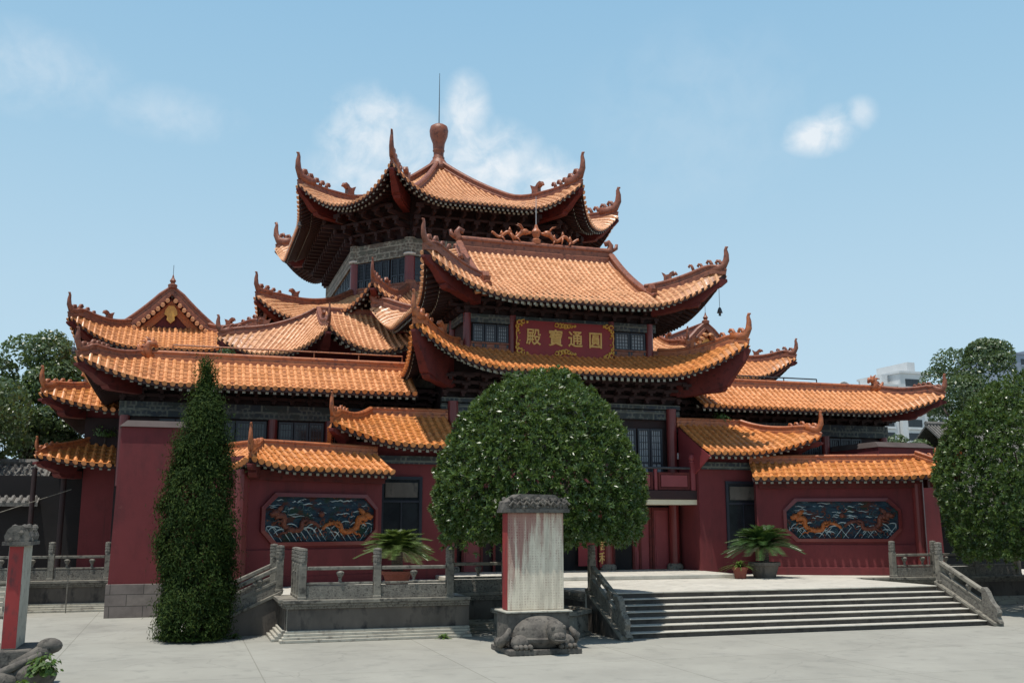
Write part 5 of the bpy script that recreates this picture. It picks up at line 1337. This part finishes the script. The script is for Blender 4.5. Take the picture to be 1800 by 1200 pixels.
# background trees : crowns made of many leafy clumps
def big_tree(label, x, y, top, rad_, n, seed, mat='leaf_far', leaf=.3, zlow=None, group='trees around the temple'):
    t = thing('broadleaf_tree', label, 'tree', (x, y, 0), group)
    r = np.random.RandomState(seed); zl = top * .28 if zlow is None else zlow
    nc = 46; C = []; 
    while len(C) < nc:
        q = r.uniform(-1, 1, 3)
        if np.linalg.norm(q) > 1 : continue
        wz = (zl + top) / 2 + q[2] * (top - zl) / 2 * .86
        taper = 1 - .35 * max(0, q[2])
        C.append((x + q[0] * rad_ * .82 * taper, y + q[1] * rad_ * .82 * taper, wz, rad_ * r.uniform(.2, .36)))
    C = np.array(C); idx = r.randint(0, nc, n); d = r.normal(0, 1, (n, 3)); d /= np.linalg.norm(d, axis=1)[:, None]
    d[:, 2] = np.where(d[:, 2] < -.5, -d[:, 2], d[:, 2])
    rad2 = C[idx, 3] * (1 - np.abs(r.normal(0, .14, n)))
    pos = C[idx, :3] + d * rad2[:, None] * np.array([1, 1, .85])
    pos += (lump(pos, 2.2, seed) * .10)[:, None] * d
    foliage('crown', mat, t, pos, d, leaf, leaf * .48, seed, .2, .6)
    trunk(t, x, y, 0, zl + (top - zl) * .25, .035 * top, 6, seed, rad_ * .7, top * .9)
big_tree('broad leafy tree at the left picture edge over the grey tiled house', -24.4, 47.5, 11.0, 5.2, 34000, 31, leaf=.25, zlow=3.2)
big_tree('smaller leafy tree between the left edge tree and the annex eave', -20.9, 57, 12.4, 4.0, 24000, 37, leaf=.27, zlow=3.5)
big_tree('dark leafy tree behind the left edge tree', -30, 58, 12.5, 5, 14000, 39, leaf=.3, zlow=3)
big_tree('tall rounded tree behind the right end of the wing', 44.3, 62, 17.4, 5.6, 34000, 41, leaf=.30, zlow=1.5)
big_tree('leafy tree between the tall tree and the right picture edge', 46.5, 55, 12.5, 5.0, 18000, 43, leaf=.30, zlow=2)
big_tree('small pale green tree showing under the right wing eave', 23.9, 44, 6.7, 1.7, 7000, 47, 'leaf_light', .17, 2.5)
big_tree('dark tree behind the grey roofed house on the right', 33.5, 58, 9.0, 3.6, 12000, 53, leaf=.28, zlow=2)
big_tree('low leafy tree behind the dark clipped tree on the right', 26, 38, 6.5, 3.2, 12000, 59, leaf=.22, zlow=1)

def cycad(label, x, y, z, h, R_, n, seed, mat='leaf_cycad', wide=.95):
    t = thing('cycad', label, 'plant', (x, y, z)); rnd = random.Random(seed)
    m = MB(); pr = [(.17, z)]
    for k in range(7): pr += [(.19 - .004 * k, z + h * (k + .3) / 7), (.155, z + h * (k + .9) / 7)]
    lathe(m, x, y, pr + [(.1, z + h + .05)], 10); m.build('stem', 'bark', t)
    lf = MB()
    for k in range(n):
        a = rnd.uniform(0, 2 * PI); el = rnd.uniform(.2, 1.5); ln = R_ * rnd.uniform(.8, 1.1)
        up0 = math.sin(el); o0 = math.cos(el) * wide
        pts = []
        for q in range(9):
            f = q / 8; rr = ln * (o0 * f + .18 * f * f); zz = ln * (up0 * f - (.50 + .18 * o0) * f * f * .8) * .95
            pts.append(np.array([x + math.cos(a) * rr, y + math.sin(a) * rr, z + h + zz]))
        tube(lf, pts, [.018] * 5 + [.012] * 4, 4)
        sd = np.array([-math.sin(a), math.cos(a), 0])
        for q in range(26):
            f = .10 + .88 * q / 25; i = min(7, int(f * 8)); g = f * 8 - i; p = pts[i] * (1 - g) + pts[i + 1] * g; tdir = pts[i + 1] - pts[i]; tdir /= np.linalg.norm(tdir)
            ll = .26 * R_ * math.sin(min(1, f * 1.6 + .25) * PI * .62) * (1.12 - f * .6)
            for s in (-1, 1):
                tip = p + sd * s * ll * .85 + tdir * ll * .55 + np.array([0, 0, .22 * ll])
                w = tdir * .017
                lf.add([p - w, p + w, tip + w * .2, tip - w * .2], [(0, 1, 2, 3)])
    lf.build('frond_crown', mat, t)
def pot(label, x, y, z, r, h, mat='terracotta_pot'):
    t = thing('flower_pot', label, 'pot', (x, y, z))
    m = MB(); lathe(m, x, y, [(r * .72, z + .003), (r * .95, z + h * .75), (r * .98, z + h * .78), (r * 1.08, z + h * .80), (r * 1.08, z + h), (r * .92, z + h), (r * .9, z + h * .9)], 18); p = m.build('pot_wall', mat, t)
    m = MB(); lathe(m, x, y, [(r * .89, z + h * .85), (r * .89, z + h * .92), (.01, z + h * .93)], 14); m.build('soil', 'soil', t)
cycad('arching green cycad behind the front balustrade before the left mural wall', -7.25, 29.5, T + .45, .55, 1.12, 110, 3, 'leaf_cycad_bright')
pot('brown pot under the left cycad', -7.25, 29.5, T, .42, .46)
cycad('dark green potted cycad before the right mural wall', 5.6, 30.6, T + .5, .5, 1.25, 90, 8)
pot('dark stone pot under the right cycad', 5.6, 30.6, T, .5, .52, 'stone_dark')
def spiky(label, x, y, z, n, ln, seed, mat='leaf_light'):
    t = thing('leafy_plant', label, 'plant', (x, y, z)); rnd = random.Random(seed); m = MB()
    for k in range(n):
        a = rnd.uniform(0, 2 * PI); el = rnd.uniform(.3, 1.4); l = ln * rnd.uniform(.7, 1.15); sd = np.array([-math.sin(a), math.cos(a), 0]); vs = []
        for q in range(6):
            f = q / 5; rr = l * (math.cos(el) * f + .3 * f * f); zz = l * (math.sin(el) * f - .65 * f * f)
            w = .028 * math.sin(PI * min(1, f * .8 + .22)) + .002
            c = np.array([x + math.cos(a) * rr, y + math.sin(a) * rr, z + zz]); vs += [c - sd * w, c + sd * w]
        m.add(vs, [(2 * q, 2 * q + 1, 2 * q + 3, 2 * q + 2) for q in range(5)])
    m.build('leaf_tuft', mat, t)
spiky('small pale green strap leaved plant in the red pot beside the porch column', 4.55, 30.4, T + .36, 55, .62, 4)
pot('small reddish pot beside the porch column', 4.55, 30.4, T, .25, .38)
spiky('small tuft of grass at the foot of the front retaining wall', -7.0, 24.85, .02, 22, .25, 12)
spiky('tuft of grass beside the foot of the small side stair', -11.9, 26.4, .02, 22, .3, 13)
def weed(label, x, y, z, sx_, sz, n, seed, leaf=.13):
    t = thing('leafy_plant', label, 'plant', (x, y, z)); r = np.random.RandomState(seed); d = r.normal(0, 1, (n, 3)); d /= np.linalg.norm(d, axis=1)[:, None]; d[:, 2] = np.abs(d[:, 2])
    pos = np.array([x, y, z]) + d * np.array([sx_, sx_ * .8, sz]) * (r.rand(n) ** .5)[:, None]
    up = d * .5; up[:, 2] += .8
    foliage('leaves', 'leaf_light', t, pos, up, leaf, leaf * .5, seed, .1, .45)
    m = MB()
    for k in range(7): q = pos[k]; tube(m, [(x, y, z - .05), ((x + q[0]) / 2, (y + q[1]) / 2, z + (q[2] - z) * .6), tuple(q)], [.010, .008, .004], 4)
    m.build('stem', 'leaf_light', t)
weed('bright green leafy weed growing over the left stele tortoise', -15.28, 18.55, .38, .30, .36, 150, 71)
weed('patch of bright green broad leaves at the bottom left corner', -15.5, 18.0, .12, .34, .26, 130, 73)
def shrub(label, x, y, z, sx_, sz, n, seed, mat='leaf_light', leaf=.09):
    t = thing('roof_shrub', label, 'shrub', (x, y, z)); r = np.random.RandomState(seed); d = r.normal(0, 1, (n, 3)); d /= np.linalg.norm(d, axis=1)[:, None]; d[:, 2] = np.abs(d[:, 2])
    pos = np.array([x, y, z]) + d * np.array([sx_, .35, sz]) * (r.rand(n) ** .4)[:, None] * (1 + .3 * lump(d * 2, 2.5, seed))[:, None]
    foliage('leaves', mat, t, pos, d, leaf, leaf * .5, seed, .4, .6)
    m = MB(); tube(m, [(x, y, z - .25), (x, y, z + sz * .6)], [.03, .015], 5); m.build('stem', 'bark', t)
shrub('row of small pale plants on the left wing roof terrace', -12.6, 36.9, 8.28, 1.5, .42, 900, 3, 'leaf_light', .08)
shrub('round dark bush on the roof terrace before the left gable', -12.0, 38.0, 8.5, .42, .62, 900, 4, 'leaf_far', .11)
shrub('small weedy shrub on top of the right side bay roof', 6.6, 34.9, 6.6, .5, .45, 350, 5, 'leaf_light', .1)
shrub('small leafy shoot on the lower annex roof at the far left', -16.2, 41.0, 6.0, .55, .35, 300, 6, 'leaf_light', .1)

# ================================================================== BACKGROUND BUILDINGS
def grey_house(label, x0, x1, y0, y1, zw, zr_, cat='house'):
    t = thing('grey_tiled_house', label, cat, ((x0 + x1) / 2, (y0 + y1) / 2, 0))
    m = MB(); box(m, x0 + .5, x1 - .5, y0 + 1.2, y1 - .8, 0, zw); m.build('wall', 'slate_wall', t)
    for k in range(4):
        w = MB(); xa = x0 + .9 + k * (x1 - x0 - 1.8) / 4; fbox(w, FX(y0 + 1.2), xa, xa + (x1 - x0) / 4 * .6, .01, .05, 1.0, zw - .4); w.build('window', 'black_inside', t)
    ym = (y0 + y1) / 2; m = MB(); th = .14
    for ya, yb2 in ((y0, ym), (y1, ym)):
        m.add([(x0, ya, zw), (x1, ya, zw), (x1, yb2, zr_), (x0, yb2, zr_), (x0, ya, zw - th), (x1, ya, zw - th), (x1, yb2, zr_ - th), (x0, yb2, zr_ - th)], [(0, 1, 2, 3), (7, 6, 5, 4), (0, 4, 5, 1), (0, 3, 7, 4), (1, 5, 6, 2)])
        n = int((x1 - x0) / .26)
        for k in range(n):
            x = x0 + (x1 - x0) * (k + .5) / n; tube(m, [(x, ya, zw + .03), (x, yb2, zr_ + .03)], .07, 5)
    r = m.build('roof', 'grey_tile', t); m = MB(); tube(m, [(x0, ym, zr_ + .1), (x1, ym, zr_ + .1)], .16, 6); m.build('ridge', 'grey_tile', r)
    return t
grey_house('low grey tiled house in shade at the left picture edge', -32, -18.6, 43, 51, 3.55, 5.2)
grey_house('low grey tiled house with dark openings right of the mural wall', 21.5, 32, 43, 50, 3.5, 5.6)
grey_house('further grey roof rising behind the low house on the right', 35, 47, 52, 62, 5.4, 9.4)
def block(label, x0, x1, y0, y1, h, mat, fl, nb_, extra=None):
    t = thing('apartment_block', label, 'building', ((x0 + x1) / 2, (y0 + y1) / 2, 0))
    m = MB(); box(m, x0, x1, y0, y1, 0, h); m.build('wall', mat, t)
    m = MB(); box(m, x0 - .3, x1 + .3, y0 - .3, y1 + .3, h, h + .5); box(m, x0 + (x1 - x0) * .55, x0 + (x1 - x0) * .85, y0 + 2, y1 - 2, h + .5, h + 3); m.build('roof', mat, t)
    for f in range(fl):
        z = h - 3.0 - 3.1 * f
        for k in range(nb_):
            xa = x0 + (x1 - x0) * (k + .2) / nb_; xb = x0 + (x1 - x0) * (k + .75) / nb_
            w = MB(); fbox(w, FX(y0), xa, xb, -.02, .06, z, z + 1.7); o = w.build('window', 'glass_dark', t)
            b = MB(); fbox(b, FX(y0), xa - .1, xb + .1, .07, .5, z - .55, z - .1); b.build('balcony', mat, o)
    return t
block('tall pale apartment block far behind the right wing end', 141.5, 148.5, 190, 205, 36.5, 'apartment_wall', 7, 1)
block('narrow lower pale apartment block with a dark balcony column', 136.0, 141.2, 191, 203, 33.5, 'apartment_wall', 7, 1)
block('pale lower block between the apartment tower and the tall tree', 149.5, 156, 192, 204, 31, 'apartment_wall', 6, 2)
block('blue grey high block behind the trees at the right edge', 212, 240, 230, 250, 51, 'apartment_blue', 6, 7)

# right edge : small incense pavilion roof corner in the shade of the tree
ip = thing('incense_pavilion', 'small shrine roof with an orange corner at the right picture edge', 'shrine', (16.2, 26.5, 0))
m = MB(); R = Roof(1); zz_ = prof(.7, 1.1, .2)
roof_side(R, (14.6, 25.6), (17.6, 25.6), D=1.1, aL=1, aR=1, zE=1.9, zf=zz_, LL=.2, LR=.2, eL=.1, eR=.1, w=1, tin=.9, fade=1, pitch=.2)
roof_side(R, (14.6, 28.4), (14.6, 25.6), D=1.1, aL=1, aR=1, zE=1.9, zf=zz_, LL=.2, LR=.2, eL=.1, eR=.1, w=1, tin=.9, fade=1, pitch=.2)
ir = finish_roof(R, 'roof', ip, 'tile_lower'); ridge_line(1, [(15.7, 26.7, 2.6), (16.5, 26.7, 2.6)], 'terracotta', ir, .5)
m = MB(); box(m, 15.2, 17.2, 26.2, 28, 0, 2.0); m.build('wall', 'red_wall', ip)

# ================================================================== WORLD, SUN, CAMERA
CAMX, CAMY, CAMZ, F_, TH, YAW = -13.27, 0., 2.8, 1769., rad(10.187), rad(17.9)
SUN_EL, SUN_AZ = rad(77), rad(58)      # azimuth: from -Y turned toward -X
w = bpy.data.worlds.new('World'); S.world = w; w.use_nodes = True
nt = w.node_tree; bg = nt.nodes['Background']
sky = nt.nodes.new('ShaderNodeTexSky'); sky.sky_type = 'NISHITA'; sky.sun_disc = False
sky.sun_elevation = SUN_EL; sky.sun_rotation = PI + SUN_AZ
sky.altitude = 300; sky.air_density = 1.0; sky.dust_density = .6; sky.ozone_density = 1.5
tc = nt.nodes.new('ShaderNodeTexCoord')
def pix_dir(px, py):
    u = (px - 900) / F_; v = (600 - py) / F_; D = math.cos(TH) - v * math.sin(TH); z = math.sin(TH) + v * math.cos(TH)
    d = np.array([u * math.cos(YAW) + D * math.sin(YAW), -u * math.sin(YAW) + D * math.cos(YAW), z]); return d / np.linalg.norm(d)
# clouds : soft noisy puffs at given directions of the sky
CLOUDS = [((655, 250), .044, .046, 1.0), ((640, 300), .05, .026, .8), ((705, 270), .040, .04, .8), ((820, 205), .022, .036, .9), ((850, 285), .052, .036, 1.0), ((965, 315), .028, .026, 1.0), ((1438, 238), .030, .017, 1.0), ((1466, 224), .018, .018, .9), ((1512, 200), .014, .014, .6), ((300, 200), .055, .022, .30), ((50, 120), .07, .035, .30), ((1230, 210), .10, .08, .12)]
sepn = nt.nodes.new('ShaderNodeVectorMath'); sepn.operation = 'NORMALIZE'; nt.links.new(tc.outputs['Generated'], sepn.inputs[0])
nz = nt.nodes.new('ShaderNodeTexNoise'); nz.inputs['Scale'].default_value = 30; nz.inputs['Detail'].default_value = 7; nz.inputs['Roughness'].default_value = .58; nz.inputs['Distortion'].default_value = .35
nt.links.new(sepn.outputs[0], nz.inputs['Vector'])
def mth(op, a, b=None, clamp=False):
    n = nt.nodes.new('ShaderNodeMath'); n.operation = op; n.use_clamp = clamp
    for i, v in enumerate((a, b)):
        if v is None: continue
        if hasattr(v, 'node'): nt.links.new(v, n.inputs[i])
        else: n.inputs[i].default_value = v
    return n.outputs[0]
total = None
for (px, py), rw, rh_, st_ in CLOUDS:
    d = pix_dir(px, py); ri_ = np.cross(d, (0, 0, 1)); ri_ /= np.linalg.norm(ri_); up_ = np.cross(ri_, d)
    def dot(vec):
        n = nt.nodes.new('ShaderNodeVectorMath'); n.operation = 'DOT_PRODUCT'; nt.links.new(sepn.outputs[0], n.inputs[0]); n.inputs[1].default_value = tuple(vec); return n.outputs['Value']
    a = mth('DIVIDE', dot(ri_), rw); b = mth('DIVIDE', dot(up_), rh_)
    r2 = mth('ADD', mth('MULTIPLY', a, a), mth('MULTIPLY', b, b))
    front = mth('GREATER_THAN', dot(d), .5)
    fall = mth('MULTIPLY', mth('SUBTRACT', 1.0, mth('MULTIPLY', r2, .55), True), front)
    dens = mth('MULTIPLY', mth('MULTIPLY', fall, mth('ADD', mth('MULTIPLY', mth('SUBTRACT', nz.outputs['Fac'], .43), 3.0), mth('MULTIPLY', fall, .62)), True), st_, True)
    total = dens if total is None else mth('MAXIMUM', total, dens)
mx = nt.nodes.new('ShaderNodeMix'); mx.data_type = 'RGBA'
# pale humid summer haze low in the sky, thinning toward the zenith
sz = nt.nodes.new('ShaderNodeSeparateXYZ'); nt.links.new(sepn.outputs[0], sz.inputs[0])
hz_c = ramp(nt, sz.outputs['Z'], [(0, (.60, .775, .885)), (.22, (.485, .695, .85)), (.38, (.37, .61, .805)), (.52, (.295, .54, .77))])
hz_f = ramp(nt, sz.outputs['Z'], [(0, (.95, .95, .95)), (.50, (.92, .92, .92)), (.80, (0, 0, 0))])
SKY_STRENGTH = .085
sc_ = nt.nodes.new('ShaderNodeVectorMath'); sc_.operation = 'SCALE'; nt.links.new(hz_c, sc_.inputs[0]); sc_.inputs['Scale'].default_value = 1 / SKY_STRENGTH
base_sky = mixc(nt, sky.outputs[0], sc_.outputs[0], hz_f)
nt.links.new(total, mx.inputs[0]); nt.links.new(base_sky, mx.inputs[6]); mx.inputs[7].default_value = (.80 / SKY_STRENGTH, .87 / SKY_STRENGTH, .93 / SKY_STRENGTH, 1)
nt.links.new(mx.outputs[2], bg.inputs[0]); bg.inputs[1].default_value = SKY_STRENGTH

sun = bpy.data.lights.new('sun', 'SUN'); sun.energy = 4.5; sun.angle = rad(.53); sun.color = (1, .955, .88)
so = bpy.data.objects.new('sun', sun); COL.objects.link(so)
sd_ = Vector((-math.sin(SUN_AZ) * math.cos(SUN_EL), -math.cos(SUN_AZ) * math.cos(SUN_EL), math.sin(SUN_EL)))
so.rotation_euler = sd_.to_track_quat('Z', 'Y').to_euler(); so.location = (0, 0, 60)

cam = bpy.data.cameras.new('camera'); cam.sensor_width = 36; cam.lens = F_ / 1800 * 36; cam.clip_end = 5000; cam.clip_start = .1
co = bpy.data.objects.new('camera', cam); COL.objects.link(co)
co.location = (CAMX, CAMY, CAMZ); co.rotation_euler = (PI / 2 + TH, 0, -YAW)
S.camera = co
S.view_settings.view_transform = 'Standard'; S.view_settings.look = 'None'; S.view_settings.exposure = 0; S.view_settings.gamma = 1
